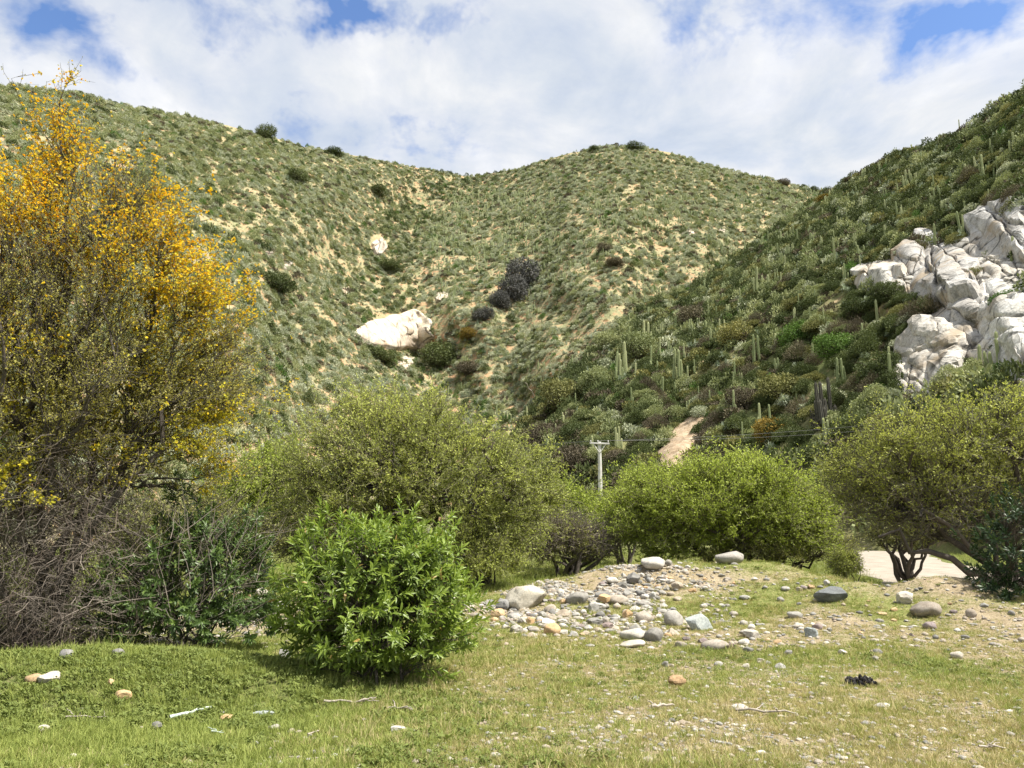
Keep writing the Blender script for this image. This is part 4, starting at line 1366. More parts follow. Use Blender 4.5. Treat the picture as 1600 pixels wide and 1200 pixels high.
def rosette_mesh(name, heads, blades, seed):
    """clump of stiff arching sword leaves (terrestrial bromeliad)"""
    parts_ = []
    for h_ in range(heads):
        c_ = np.array([rng.normal(0, .42), rng.normal(0, .42), 0]) if heads > 1 else np.zeros(3)
        c_[2] = rng.uniform(.05, .30)
        n_ = blades
        az = rng.uniform(0, 2 * PI, n_)
        el_ = rng.uniform(.05, 1.45, n_)
        L_ = rng.uniform(.40, .68, n_)
        k = 5
        tq = np.linspace(0, 1, k)
        d_ = np.stack([np.cos(az) * np.cos(el_), np.sin(az) * np.cos(el_), np.sin(el_)], -1)
        P_ = c_ + d_[:, None, :] * (tq[None, :, None] * L_[:, None, None])
        P_[:, :, 2] -= (tq[None] ** 2.2) * L_[:, None] * (.55 * np.cos(el_)[:, None])
        sd = np.stack([-np.sin(az), np.cos(az), az * 0], -1)
        wd = .021 * (1 - tq ** 1.5)[None, :, None] + .002
        Va = P_ + sd[:, None, :] * wd
        Vb = P_ - sd[:, None, :] * wd
        V_ = np.stack([Va, Vb], 2).reshape(-1, 3)
        bi = np.arange(n_)[:, None] * (2 * k) + np.arange(k - 1)[None] * 2
        F_ = np.stack([bi, bi + 1, bi + 3, bi + 2], -1).reshape(-1, 4)
        T_ = np.clip(.5 + np.repeat(rng.normal(0, .2, n_), 2 * k), 0, 1)
        parts_.append((V_, F_, T_))
    V_, F_, T_ = join(parts_)
    V_[:, 2] = np.maximum(V_[:, 2], -.05)
    return mesh_from(name, V_, F_, T_)


def cactus_mesh(name, stems, seed, dense=False):
    """candelabra of ribbed columns, 1 unit tall"""
    rs = np.random.default_rng(seed)
    parts_ = []
    ribs = 9
    for s_ in range(stems):
        h_ = 1.0 if s_ == 0 else rs.uniform(.45, .98)
        a_ = rs.uniform(0, 2 * PI)
        off = 0 if s_ == 0 and stems < 3 else rs.uniform(.05, .20 if not dense else .28)
        r0 = rs.uniform(.032, .042)
        k = 9
        tq = np.linspace(0, 1, k)
        P_ = np.stack([np.cos(a_) * off * np.minimum(1, tq * 4) + .012 * np.sin(tq * 5 + s_), np.sin(a_) * off * np.minimum(1, tq * 4), tq * h_ * 1.02 - .03], -1)
        P_[-1] = P_[-2] + (P_[-1] - P_[-2]) * .99
        rad = r0 * np.array([.8, .95, 1, 1, 1.02, 1, .98, .86, .30])
        zs = P_.copy()
        zs[-2, 2] = P_[-1, 2] - r0 * 1.2
        ang = np.arange(ribs * 2) * PI / ribs
        rr = rad[:, None] * np.where(np.arange(ribs * 2) % 2, .72, 1.0)[None]
        V_ = zs[:, None, :] + np.stack([rr * np.cos(ang)[None], rr * np.sin(ang)[None], rr * 0], -1)
        V_ = V_.reshape(-1, 3)
        m_ = ribs * 2
        bi = np.arange(k - 1)[:, None] * m_ + np.arange(m_)[None]
        b2 = np.arange(k - 1)[:, None] * m_ + (np.arange(m_)[None] + 1) % m_
        F_ = np.stack([bi, b2, b2 + m_, bi + m_], -1).reshape(-1, 4)
        top_ = (k - 1) * m_
        cap = np.array([[top_, top_ + i_, top_ + i_ + 1, top_ + i_ + 2] for i_ in range(1, m_ - 2, 2)])
        F_ = np.concatenate([F_, cap])
        T_ = np.clip(.40 + .5 * np.tile(np.where(np.arange(m_) % 2, -.5, .5), k) + .25 * np.repeat(tq, m_), 0, 1)
        parts_.append((V_, F_, T_))
    V_, F_, T_ = join(parts_)
    return mesh_from(name, V_, F_, T_)


SH_FAR = [shrub_mesh('hillside_shrub', 420, .20, s_, .2, (.8, .7, 1.0, .85, .62)[s_]) for s_ in range(5)]
SH_NEAR = [shrub_mesh('hillside_bush', 3600, .085, s_ + 10, .2, (.85, .75, 1.05, .8)[s_], stems=14) for s_ in range(4)]
SH_TWIG = [shrub_mesh('twiggy_shrub', 2600, .16, s_ + 20, .9, .9, .4, .13, 30) for s_ in range(2)]
ROS = [rosette_mesh('rosette_plant', h_, b_, s_) for s_, (h_, b_) in enumerate(((1, 90), (3, 80), (6, 66)))]
CAC = [cactus_mesh('columnar_cactus', n_, s_, s_ > 3) for s_, n_ in enumerate((1, 2, 3, 5, 7, 10))]

# a real small tree for the slopes
def hill_tree_mesh(seed):
    C_ = ell_sampler([(0, 0, 1.15, .85, .85, .62), (.35, .2, 1.35, .5, .5, .4), (-.4, -.1, 1.0, .5, .5, .45), (.1, -.3, .8, .7, .6, .4)], .5)(5200)
    A = rand_unit(len(C_))
    A[:, 2] += .3
    A /= np.linalg.norm(A, axis=1)[:, None]
    L_ = .085 * rng.uniform(.6, 1.4, len(C_))
    tn = np.clip(.2 + .6 * vn3(C_ * 3, seed) + rng.normal(0, .13, len(C_)), 0, 1)
    fol = leaves(C_, A, L_, L_ * .5, tn)
    ix = rng.integers(0, len(C_), 60)
    P0 = np.tile(np.array([[0, 0, .55]]), (60, 1)) + rng.normal(0, .08, (60, 3))
    tw = tubes(paths(P0, C_[ix], 5, .04), np.linspace(.02, .006, 5)[None].repeat(60, 0), 4)
    P0 = np.array([(0, 0, -.15), (.05, 0, -.15), (-.05, .04, -.15)])
    tr = tubes(paths(P0, np.array([(.1, 0, .8), (-.25, .1, .8), (.2, -.2, .7)]), 6, .03), np.linspace(.07, .03, 6)[None].repeat(3, 0), 6)
    return mesh_from('tree_crown', *fol), mesh_from('tree_trunk', *join([tw, tr])[:2])


HT = [hill_tree_mesh(s_) for s_ in range(3)]


def hill_tree(which, px, pybot, hpx, matn, label, wide=1.0, k_=0, name='slope_tree', loc=None):
    pybot = max(pybot, float(smooth_interp(px, SKY_B if which == 'B' else SKY_R)) + 5)
    p_ = sheet_P(which, px, pybot) if loc is None else loc
    d_ = float(np.hypot(p_[0], p_[1]))
    s_ = hpx * p_[1] / F / 1.38
    r_ = empty(name, tuple(p_), label, 'tree', rz=random.uniform(0, 6))
    r_.location.z -= .60 * s_
    cr = obj('crown', HT[k_][0], M[matn], r_)
    tr = obj('trunk', HT[k_][1], M['bark'], r_)
    for o_ in (cr, tr):
        o_.scale = (s_ * wide, s_ * wide, s_)
    return r_


# ------------------------------------------------------------------ GN scatter for uncountable cover


def scatter(name, protos, P_, scale, rz, idx, kind='stuff', tiltv=None, nscale=None):
    """one object: points carrying scale / rotation / variant, instanced by geometry nodes"""
    col_ = bpy.data.collections.new(name + '_kinds')
    for k_, (me_, mt_) in enumerate(protos):
        o_ = bpy.data.objects.new('%s_kind' % name, me_)
        if len(me_.materials) == 0:
            me_.materials.append(mt_)
        elif me_.materials[0] != mt_:
            o_.material_slots[0].link = 'OBJECT'
            o_.material_slots[0].material = mt_
        o_.name = 'k%02d' % k_
        col_.objects.link(o_)
    order = np.argsort([o_.name for o_ in col_.objects])
    me = bpy.data.meshes.new(name)
    me.vertices.add(len(P_))
    me.vertices.foreach_set('co', np.ascontiguousarray(P_, np.float32).reshape(-1))
    sc_ = scale if scale.ndim == 2 else np.repeat(scale[:, None], 3, 1)
    rt = np.zeros((len(P_), 3))
    if tiltv is not None:
        rt[:, :2] = tiltv
    rt[:, 2] = rz
    for nm, ar, ty in (('sc', sc_, 'FLOAT_VECTOR'), ('rt', rt, 'FLOAT_VECTOR')):
        at_ = me.attributes.new(nm, ty, 'POINT')
        at_.data.foreach_set('vector', np.ascontiguousarray(ar, np.float32).reshape(-1))
    at_ = me.attributes.new('ix', 'INT', 'POINT')
    at_.data.foreach_set('value', np.ascontiguousarray(idx, np.int32))
    o = bpy.data.objects.new(name, me)
    COL.objects.link(o)
    ng = bpy.data.node_groups.new(name, 'GeometryNodeTree')
    ng.interface.new_socket('Geometry', in_out='INPUT', socket_type='NodeSocketGeometry')
    ng.interface.new_socket('Geometry', in_out='OUTPUT', socket_type='NodeSocketGeometry')
    N = ng.nodes
    gi, go = N.new('NodeGroupInput'), N.new('NodeGroupOutput')
    ci = N.new('GeometryNodeCollectionInfo')
    ci.inputs['Collection'].default_value = col_
    ci.inputs['Separate Children'].default_value = True
    ci.inputs['Reset Children'].default_value = True
    ip = N.new('GeometryNodeInstanceOnPoints')
    ip.inputs['Pick Instance'].default_value = True
    L = ng.links

    def na(nm, ty):
        q = N.new('GeometryNodeInputNamedAttribute')
        q.data_type = ty
        q.inputs['Name'].default_value = nm
        return next(s for s in q.outputs if s.enabled and s.name == 'Attribute')
    e2r = N.new('FunctionNodeEulerToRotation')
    L.new(na('rt', 'FLOAT_VECTOR'), e2r.inputs[0])
    L.new(gi.outputs[0], ip.inputs['Points'])
    L.new(ci.outputs[0], ip.inputs['Instance'])
    L.new(na('ix', 'INT'), ip.inputs['Instance Index'])
    L.new(e2r.outputs[0], ip.inputs['Rotation'])
    L.new(na('sc', 'FLOAT_VECTOR'), ip.inputs['Scale'])
    L.new(ip.outputs[0], go.inputs[0])
    md = o.modifiers.new('scatter', 'NODES')
    md.node_group = ng
    return tag(o, kind=kind)


# hillside cover -------------------------------------------------------------
VAR = [  # variants: mesh, material
    (SH_FAR[0], M['h_grey']), (SH_FAR[1], M['h_grey']), (SH_FAR[2], M['h_green']), (SH_FAR[3], M['h_green']), (SH_FAR[4], M['h_olive']),
    (SH_FAR[0], M['h_dark']), (SH_FAR[2], M['h_dark']), (SH_FAR[1], M['h_brown']), (ROS[1], M['puya']), (ROS[2], M['puya']), (SH_FAR[3], M['h_bright'])]
# name, category and look of each variant for the individually built ones
LOOK = ['grey green', 'grey green', 'mid green', 'mid green', 'olive', 'dark green', 'dark green', 'grey brown', 'silvery spiky', 'silvery spiky', 'fresh green']


def sheet_sample(which, n, x0, x1, seed):
    """points spread evenly by area over a hill sheet, with their pixel"""
    SK = SKY_B if which == 'B' else SKY_R
    xs = np.linspace(x0, x1, 240)
    fs = np.linspace(0.0, 1.0, 160)
    X_, F_ = np.meshgrid(xs, fs)
    ys = smooth_interp(X_, SK)
    Yp = 850 + (ys - 850) * F_
    P_ = sheet_P(which, X_, Yp)
    dA = np.linalg.norm(np.cross(P_[1:, :-1] - P_[:-1, :-1], P_[:-1, 1:] - P_[:-1, :-1]), axis=-1)
    pr_ = dA.ravel() / dA.sum()
    c_ = rng.choice(len(pr_), n, p=pr_)
    ci_, cj = c_ // (len(xs) - 1), c_ % (len(xs) - 1)
    px = xs[cj] + rng.random(n) * (xs[1] - xs[0])
    f_ = fs[ci_] + rng.random(n) * (fs[1] - fs[0])
    ys = smooth_interp(px, SK)
    py = 850 + (ys - 850) * f_
    return px, py, sheet_P(which, px, py), dA.sum()


GRAN = [  # granite slabs on the right: px, py(centre), half width, half height
    (1375, 430, 42, 24), (1478, 432, 48, 50), (1575, 368, 55, 38), (1425, 415, 22, 26), (1495, 505, 46, 32), (1452, 565, 48, 40), (1580, 505, 42, 64), (1540, 452, 30, 24),
    (1432, 600, 26, 28), (1530, 548, 22, 26), (1590, 430, 22, 18), (1448, 372, 22, 14), (1508, 480, 24, 22), (1412, 452, 20, 18), (1468, 535, 30, 20), (1610, 560, 34, 40), (1556, 425, 34, 26), (1520, 395, 26, 24)]


def in_gran(px, py):
    m_ = np.zeros(px.shape, bool)
    for gx, gy, a_, b_ in GRAN:
        m_ |= ((px - gx) / (a_ * .85)) ** 2 + ((py - gy) / (b_ * .85)) ** 2 < 1.15
    m_ |= ((px - 620) / 50) ** 2 + ((py - 520) / 30) ** 2 < 1
    m_ |= (np.abs(px - (1042 + (735 - py) * .56)) < 22) & (np.abs(py - 692) < 40)
    m_ |= ((px - 590) / 14) ** 2 + ((py - 384) / 18) ** 2 < 1
    return m_


def hill_variants(which, px, py, P_):
    n = len(px)
    a_ = fb2(P_[:, 0] / 40, P_[:, 1] / 40, 3, 51)
    b_ = fb2(P_[:, 0] / 18, P_[:, 2] / 18, 3, 61)
    r_ = rng.random(n)
    if which == 'B':
        pg = np.interp(py, [230, 275, 330, 400, 470, 540, 600, 700], [735, 700, 640, 590, 585, 640, 690, 720])
        gully = np.exp(-((px - pg) / 60) ** 2)
        left = np.clip((560 - px) / 200, 0, 1)
        wts = np.stack([.30 - .1 * left, .20 - .05 * left, .11 + .12 * left + .2 * gully, .10 + .12 * left + .1 * gully, .05 + 0 * px, .03 + .10 * gully + .05 * left, .02 + .10 * gully, .03 + .03 * (b_ > .6),
                        .10 - .05 * left, .05 - .02 * left, .02 + .06 * gully], -1)
    else:
        wts = np.stack([.03 + 0 * px, .03 + 0 * px, .09 + 0 * px, .08 + 0 * px, .10 + .1 * (b_ > .55), .25 + 0 * px, .24 + 0 * px, .06 + .14 * (a_ > .55), .07 + 0 * px, .08 + .08 * (py < 420), .03 + .04 * (b_ < .4)], -1)
    wts = np.clip(wts, 0, None)
    cw = np.cumsum(wts / wts.sum(1, keepdims=True), 1)
    return (r_[:, None] > cw).sum(1).clip(0, len(VAR) - 1)


COVER = {}
for which, n, x0, x1 in (('B', 76000, -60, 1660), ('R', 14000, 700, 1760)):
    px, py, P_, area = sheet_sample(which, n, x0, x1, 0)
    dn = fb2(P_[:, 0] / 3.6, P_[:, 1] / 3.6, 2, 71) * .72 + fb2(P_[:, 0] / 14, P_[:, 1] / 14, 2, 72) * .28
    if which == 'B':
        # thinner cover on the sunny face of the middle hill
        thin = np.exp(-((px - 900) / 240) ** 2 - ((py - 440) / 110) ** 2) * .09 + np.exp(-((px - 380) / 90) ** 2 - ((py - 400) / 90) ** 2) * .08
        sparse = (dn <= .355 + thin)
        kp = (dn > .355 + thin * .6) | (rng.random(len(px)) < .62)
    else:
        kp = dn > .34
    if which == 'R':
        sparse = dn < .3
    kp &= ~in_gran(px, py)
    px, py, P_ = px[kp], py[kp], P_[kp]
    sparse = sparse[kp]
    v_ = hill_variants(which, px, py, P_)
    if which == 'B':
        s_ = .55 + 1.05 * rng.random(len(px)) ** 2.4
        s_ *= np.where(v_ >= 5, 1.2, 1.0)
    else:
        s_ = .55 + 1.9 * rng.random(len(px)) ** 3.2
    s_ = np.where(sparse, s_ * .42, s_)
    s_ = np.where(v_ >= 8, np.minimum(s_, 1.45), s_)
    s_ = np.where(v_ == 8, s_ * 1.25, s_)
    s_ = np.where(v_ == 9, s_ * 1.1, s_)
    COVER[which] = (px, py, P_, v_, s_)

# individuals: the plants that show largest; everything smaller stays in the cover
FRONT = np.array([(-100, 560), (330, 560), (420, 640), (450, 660), (520, 610), (640, 600), (740, 640), (830, 700), (900, 745), (960, 745), (1030, 725), (1130, 700), (1240, 730),
                  (1330, 700), (1400, 650), (1480, 620), (1600, 600), (1700, 600)], float)
NEARM = {0: SH_NEAR[0], 1: SH_NEAR[1], 2: SH_NEAR[2], 3: SH_NEAR[3], 4: SH_NEAR[1], 5: SH_NEAR[0], 6: SH_NEAR[2], 7: SH_TWIG[0], 8: ROS[1], 9: ROS[2], 10: SH_NEAR[3]}


def place_words(which, px, py):
    if which == 'R':
        if px > 1330 and py < 345: return 'near the skyline of the right hill'
        if px > 1380 and py < 470: return 'just above the white granite slabs'
        if px > 1330 and py >= 345: return 'among the white granite slabs'
        if py < 430: return 'high on the left shoulder of the right hill'
        if px < 960: return 'above the utility pole at the foot of the right hill'
        if py > 600 and px < 1130: return 'around the bare eroded bank'
        if py > 600: return 'above the lime green tree on the right hill'
        if px < 1130: return 'on the lower left flank of the right hill'
        return 'left of the granite slabs on the right hill'
    if py > 470: return 'low on the far hill around the pale granite dome'
    if px < 560: return 'on the left arm of the far hill'
    return 'on the face of the middle hill'


picked = {'shrub': [], 'ros': []}
for which in ('R', 'B'):
    px, py, P_, v_, s_ = COVER[which]
    vis = (px > 0) & (px < 1600) & (py < np.interp(px, FRONT[:, 0], FRONT[:, 1]) - 4)
    app = s_ / P_[:, 1] * vis
    for i_ in np.argsort(-app)[:900]:
        picked['ros' if v_[i_] in (8, 9) else 'shrub'].append((app[i_], which, i_))
taken = {'R': set(), 'B': set()}
for kd_, lim in (('shrub', 295), ('ros', 110)):
    for ap, which, i_ in sorted(picked[kd_], reverse=True)[:lim]:
        px, py, P_, v_, s_ = COVER[which]
        taken[which].add(int(i_))
        k_ = int(v_[i_])
        w_ = place_words(which, px[i_], py[i_])
        sz_ = 'large' if s_[i_] > 1.45 else ('mid-sized' if s_[i_] > 1.05 else 'small')
        if kd_ == 'ros':
            o_ = obj('rosette_plant', NEARM[k_], VAR[k_][1])
            tag(o_, sz_ + ' silvery spiky rosette clump ' + w_, 'rosette plant', 'silvery rosette plants ' + w_)
        else:
            o_ = obj('hillside_bush', NEARM[k_], VAR[k_][1])
            tag(o_, sz_ + ' ' + LOOK[k_] + ' rounded bush ' + w_, 'bush', LOOK[k_] + ' bushes ' + w_)
        o_.location = tuple(P_[i_] - np.array([0, 0, .1]))
        q_ = float(s_[i_])
        o_.scale = (q_ * random.uniform(.9, 1.2), q_, q_ * random.uniform(.85, 1.2))
        o_.rotation_euler = (0, 0, random.uniform(0, 6.28))
for which, nm in (('B', 'far_hill_scrub'), ('R', 'right_hill_scrub')):
    px, py, P_, v_, s_ = COVER[which]
    kp = np.ones(len(px), bool)
    kp[list(taken[which])] = False
    n_ = int(kp.sum())
    s3 = np.stack([s_[kp] * rng.uniform(.85, 1.2, n_), s_[kp], s_[kp] * rng.uniform(1.0, 1.55, n_)], -1)
    o_ = scatter(nm, VAR, P_[kp] - np.array([0, 0, .08]), s3, rng.uniform(0, 6.28, n_), v_[kp])
    tag(o_, 'dense low scrub of grey green and olive shrubs covering the ' + ('far hill' if which == 'B' else 'right hill'), 'scrub')

# cacti -----------------------------------------------------------------------
CK = [  # px, bottom py, height px, stems variant
    (965, 595, 40, 2), (972, 592, 52, 3), (1020, 585, 40, 2), (1056, 600, 48, 3), (1062, 590, 40, 1), (1036, 622, 30, 1), (1180, 572, 44, 3), (1083, 528, 28, 3), (1032, 565, 34, 2),
    (1110, 546, 30, 1), (1108, 508, 30, 0), (1125, 535, 34, 0), (1133, 532, 30, 0), (1268, 515, 32, 0), (1288, 508, 26, 0), (1154, 490, 22, 0), (1005, 555, 48, 3), (1190, 460, 40, 4),
    (1212, 408, 26, 2), (1306, 420, 46, 0), (1347, 338, 30, 2), (1410, 350, 26, 1), (1400, 348, 32, 2), (1416, 300, 34, 4), (1420, 296, 30, 3), (1472, 255, 20, 0), (1541, 285, 46, 2), (1556, 280, 34, 3),
    (1536, 280, 38, 1), (1497, 375, 44, 2), (1507, 372, 36, 1), (1471, 318, 24, 0), (1387, 390, 26, 0), (1344, 250, 0, 0), (1247, 386, 26, 1), (1240, 380, 26, 0), (1510, 340, 26, 0),
    (1165, 400, 24, 0), (1148, 330, 18, 1), (1160, 690, 28, 0), (1110, 638, 26, 0), (993, 600, 30, 0), (1075, 605, 30, 0), (1250, 640, 0, 0), (1345, 420, 20, 0), (1235, 345, 16, 0),
    (910, 580, 14, 1), (728, 575, 16, 2), (1590, 235, 30, 3), (1580, 250, 30, 1), (1560, 225, 22, 0), (1460, 296, 22, 2), (1500, 205, 18, 0), (1478, 222, 14, 1), (1528, 192, 16, 0),
    (1350, 360, 18, 2), (1310, 395, 18, 1), (1286, 672, 72, 5), (1330, 655, 24, 2), (1120, 500, 20, 1), (1140, 440, 22, 1), (1130, 400, 20, 2), (1095, 450, 22, 1), (1200, 380, 18, 0)]
ci_ = 0
for (px, py, hp, sv) in CK:
    if hp == 0:
        continue
    yr = float(np.interp(px, SKY_R[:, 0], SKY_R[:, 1]))
    which = 'R' if py > yr + 2 else 'B'
    P_ = sheet_P(which, px, py)
    s_ = float(hp * P_[1] / F * 1.22)
    big = sv == 5
    o_ = obj('columnar_cactus', CAC[sv], M['cactus_old' if big else 'cactus'])
    o_.location = (P_[0], P_[1], P_[2] - .15)
    wd = .92 if hp > 30 else 1.1
    o_.scale = (s_ * wd, s_ * wd, s_)
    o_.rotation_euler = (random.uniform(-.05, .05), random.uniform(-.05, .05), random.uniform(0, 6.28))
    nst = ('single stemmed', 'two stemmed', 'three stemmed', 'five stemmed', 'many stemmed', 'dark crowded many stemmed')[sv]
    tag(o_, nst + ' tall cactus ' + place_words(which, px, py), 'cactus', 'columnar cacti on the hillsides')
    ci_ += 1
# more, smaller cacti across both hills
for which, n_, lo in (('R', 240, 300), ('B', 3200, 300)):
    px, py, P_, _a = sheet_sample(which, n_ * 3, 300 if which == 'B' else 760, 1600, 5)
    ok = (py < np.interp(px, FRONT[:, 0], FRONT[:, 1]) - 5) & ~in_gran(px, py) & ((fb2(px / 60, py / 60, 3, 91) > .5) | (which == 'R'))
    if which == 'B':
        ok &= (px > 640 + (py - 300) * .1) & (py > 300)
        ok &= py < np.interp(px, SKY_R[:, 0], SKY_R[:, 1])
    px, py, P_ = px[ok][:n_], py[ok][:n_], P_[ok][:n_]
    hh = rng.uniform(1.3, 3.6, len(px)) if which == 'B' else rng.uniform(2.0, 4.3, len(px))
    va = rng.choice([0, 1, 2, 3, 4], len(px), p=[.3, .25, .2, .15, .1] if which == 'B' else [.16, .2, .28, .22, .14])
    order = np.argsort(-hh / P_[:, 1])
    ind = order[:150 if which == 'R' else 80]
    for i_ in ind:
        o_ = obj('columnar_cactus', CAC[va[i_]], M['cactus'])
        o_.location = (P_[i_][0], P_[i_][1], P_[i_][2] - .15)
        o_.scale = (hh[i_] * 1.05, hh[i_] * 1.05, hh[i_])
        o_.rotation_euler = (0, 0, random.uniform(0, 6.28))
        nst = ('single stemmed', 'two stemmed', 'three stemmed', 'five stemmed', 'many stemmed')[va[i_]]
        tag(o_, nst + ' pale cactus ' + place_words(which, px[i_], py[i_]), 'cactus', 'columnar cacti on the hillsides')
    rs_ = order[110:]
    if len(rs_):
        o_ = scatter('far_cacti', [(CAC[k_], M['cactus']) for k_ in range(5)], P_[rs_] - np.array([0, 0, .15]), np.stack([hh[rs_] * 1.9, hh[rs_] * 1.9, hh[rs_]], -1), rng.uniform(0, 6.28, len(rs_)), va[rs_])
        tag(o_, 'many tiny pale columnar cacti dotted over the middle hill', 'cacti')

# trees and special shrubs on the slopes ----------------------------------------
TR = [
    ('B', 415, 214, 30, 'h_dark', 'dark green round tree on the left skyline', 1.0), ('B', 522, 243, 17, 'h_dark', 'small dark tree on the skyline right of the first skyline tree', 1.5),
    ('B', 992, 231, 15, 'h_dark', 'flat topped dark tree on the summit of the middle hill', 1.9), ('B', 928, 234, 13, 'h_dark', 'tiny dark tree just left of the summit', 1.2),
    ('B', 1225, 284, 14, 'h_brown', 'thin bare tree on the right end of the middle hill skyline', 1.2), ('B', 1272, 298, 12, 'h_dark', 'small tree in the skyline notch', 1.2),
    ('B', 465, 285, 26, 'h_dark', 'dark bush below the left skyline', 1.3), ('B', 818, 450, 62, 'st', 'dark grey leafless tree on the middle hill', .8), ('B', 802, 466, 46, 'st', 'dark grey leafless bush joined to the lower left of the dark grey tree', .9), ('B', 780, 480, 34, 'st', 'lowest dark grey leafless bush of the diagonal clump by the dark grey tree', .9),
    ('B', 430, 455, 36, 'h_dark', 'dark green tree on the left arm of the far hill', 1.4), ('B', 610, 425, 26, 'h_dark', 'dark bush clump in the gully under the grey rock', 1.5),
    ('B', 688, 575, 52, 'h_dark', 'dark green tree right below the granite dome', 1.1), ('B', 596, 565, 26, 'h_dark', 'dark bushes under the granite dome', 1.5),
    ('B', 755, 500, 24, 'st', 'grey bush right above the granite dome', 1.3), ('B', 945, 395, 20, 'h_brown', 'brown bush on the face of the middle hill', 1.2), ('B', 960, 415, 16, 'h_brown', 'low brown bush under the first brown bush', 1.8),
    ('B', 735, 530, 22, 'h_orange', 'olive orange bush right of the granite dome', 1.4), ('B', 730, 585, 26, 'h_brown', 'brown bush below the dark green tree', 1.4), ('B', 590, 305, 18, 'h_dark', 'dark bush cluster under the skyline left of centre', 1.8),
    ('R', 1290, 316, 14, 'h_orange', 'orange flowering bush at the notch of the skyline', 2.2), ('R', 1207, 694, 52, 'h_orange', 'orange flowering small tree above the lime green tree', .95),
    ('R', 880, 640, 60, 'h_olive', 'brown olive tree on the lower slope above the pole', 1.0), ('R', 840, 700, 48, 'h_brown', 'grey brown tree left above the utility pole', .9), ('R', 895, 745, 62, 'h_brown', 'large grey brown tree right behind the utility pole', .9),
    ('R', 965, 735, 40, 'h_brown', 'grey brown bush right of the utility pole top', 1.0), ('R', 1150, 540, 48, 'h_olive', 'dark olive tree in the middle of the right hill', 1.1), ('R', 1080, 510, 42, 'h_brown', 'brown tree left of the middle olive tree', 1.0),
    ('R', 1225, 630, 58, 'h_olive', 'wide olive tree left of the crowded dark cactus', 1.1), ('R', 1160, 640, 44, 'h_brown', 'dark bare tree right of the eroded bank', 1.0), ('R', 1250, 540, 46, 'h_bright', 'fresh green tree left of the granite slabs', 1.2),
    ('R', 1310, 560, 50, 'h_bright', 'bright green bush below the two single cacti', 1.2), ('R', 1350, 500, 44, 'h_dark', 'dark green tree at the left corner of the granite', 1.1), ('R', 1390, 470, 40, 'h_dark', 'dark bush against the left granite slab', 1.0),
    ('R', 1375, 600, 60, 'h_dark', 'dark green tree under the left granite slabs', 1.0), ('R', 1570, 478, 30, 'h_bright', 'green bush growing in a crack between the granite slabs', 1.2), ('R', 1530, 440, 30, 'h_olive', 'olive bush in the notch between two granite slabs', .9),
    ('R', 1592, 318, 40, 'h_brown', 'brown bush on the right edge above the granite', 1.0), ('R', 1480, 620, 34, 'h_olive', 'olive bush at the foot of the granite', 1.2), ('R', 1125, 735, 40, 'h_brown', 'brown bush right of the eroded bank', 1.1),
    ('R', 1000, 560, 52, 'h_green', 'mid green tree at the boundary of light and shade', 1.0), ('R', 930, 610, 40, 'h_green', 'mid green tree left of the tall cacti', 1.2), ('R', 950, 545, 34, 'h_green', 'round green tree at the left shoulder of the right hill', 1.1),
    ('R', 1290, 740, 60, 'h_dark', 'dark tree behind the gap between lime green and olive trees', 1.2), ('R', 1340, 690, 60, 'h_dark', 'dark green tree behind the olive tree on the right', 1.1),
    ('R', 800, 740, 40, 'h_olive', 'olive bush at the foot of the slope behind the middle tree', 1.3), ('R', 780, 690, 30, 'h_brown', 'brown bush above the right end of the middle tree', 1.4),
    ('R', 1385, 240, 14, 'h_brown', 'bare bush on the skyline of the right hill', 1.5), ('R', 1418, 228, 12, 'h_dark', 'dark bush on the skyline right of the bare bush', 1.6), ('R', 1330, 288, 13, 'h_brown', 'brown bush on the skyline at the notch', 1.7),
    ('R', 1015, 645, 26, 'h_dark', 'dark green bush above the eroded bank', 1.2), ('R', 1095, 655, 26, 'h_grey', 'silvery round bush right above the eroded bank', 1.0), ('R', 900, 690, 34, 'h_dark', 'dark green bush above the brown trees', 1.3),
]
M['h_ashen'] = leaf_mat('ashen_shrub', [(0, (.05, .05, .048)), (.5, (.10, .10, .095)), (1, (.19, .185, .175))], .85, .05, .1, .2)
for i_, (wh, px, py, hp, mt_, lb, wd) in enumerate(TR):
    hill_tree(wh, px, py, hp, 'h_ashen' if mt_ == 'st' else mt_, lb, wd, i_ % 3)

# granite -----------------------------------------------------------------------


GL = ['left sloping pale granite slab', 'big domed granite slab in the middle of the outcrop', 'broad white granite slab at the upper right of the outcrop', 'narrow grey granite block between the left slabs',
      'white angular granite block below the domed slab', 'lower left pale granite slab', 'tall granite face at the right edge', 'cracked granite block between domed slab and right slab', 'lowest granite tip behind the olive tree',
      'small granite wedge beside the right face', 'small granite block under the upper right slab', 'small dark streaked granite ledge above the outcrop',
      'granite block tucked under the domed slab', 'low granite block at the left end of the outcrop', 'wide granite ledge above the lower left slab', 'lower right granite face cut by the picture edge',
      'broad granite face under the upper right slab', 'granite shoulder between the domed slab and the upper right slab']


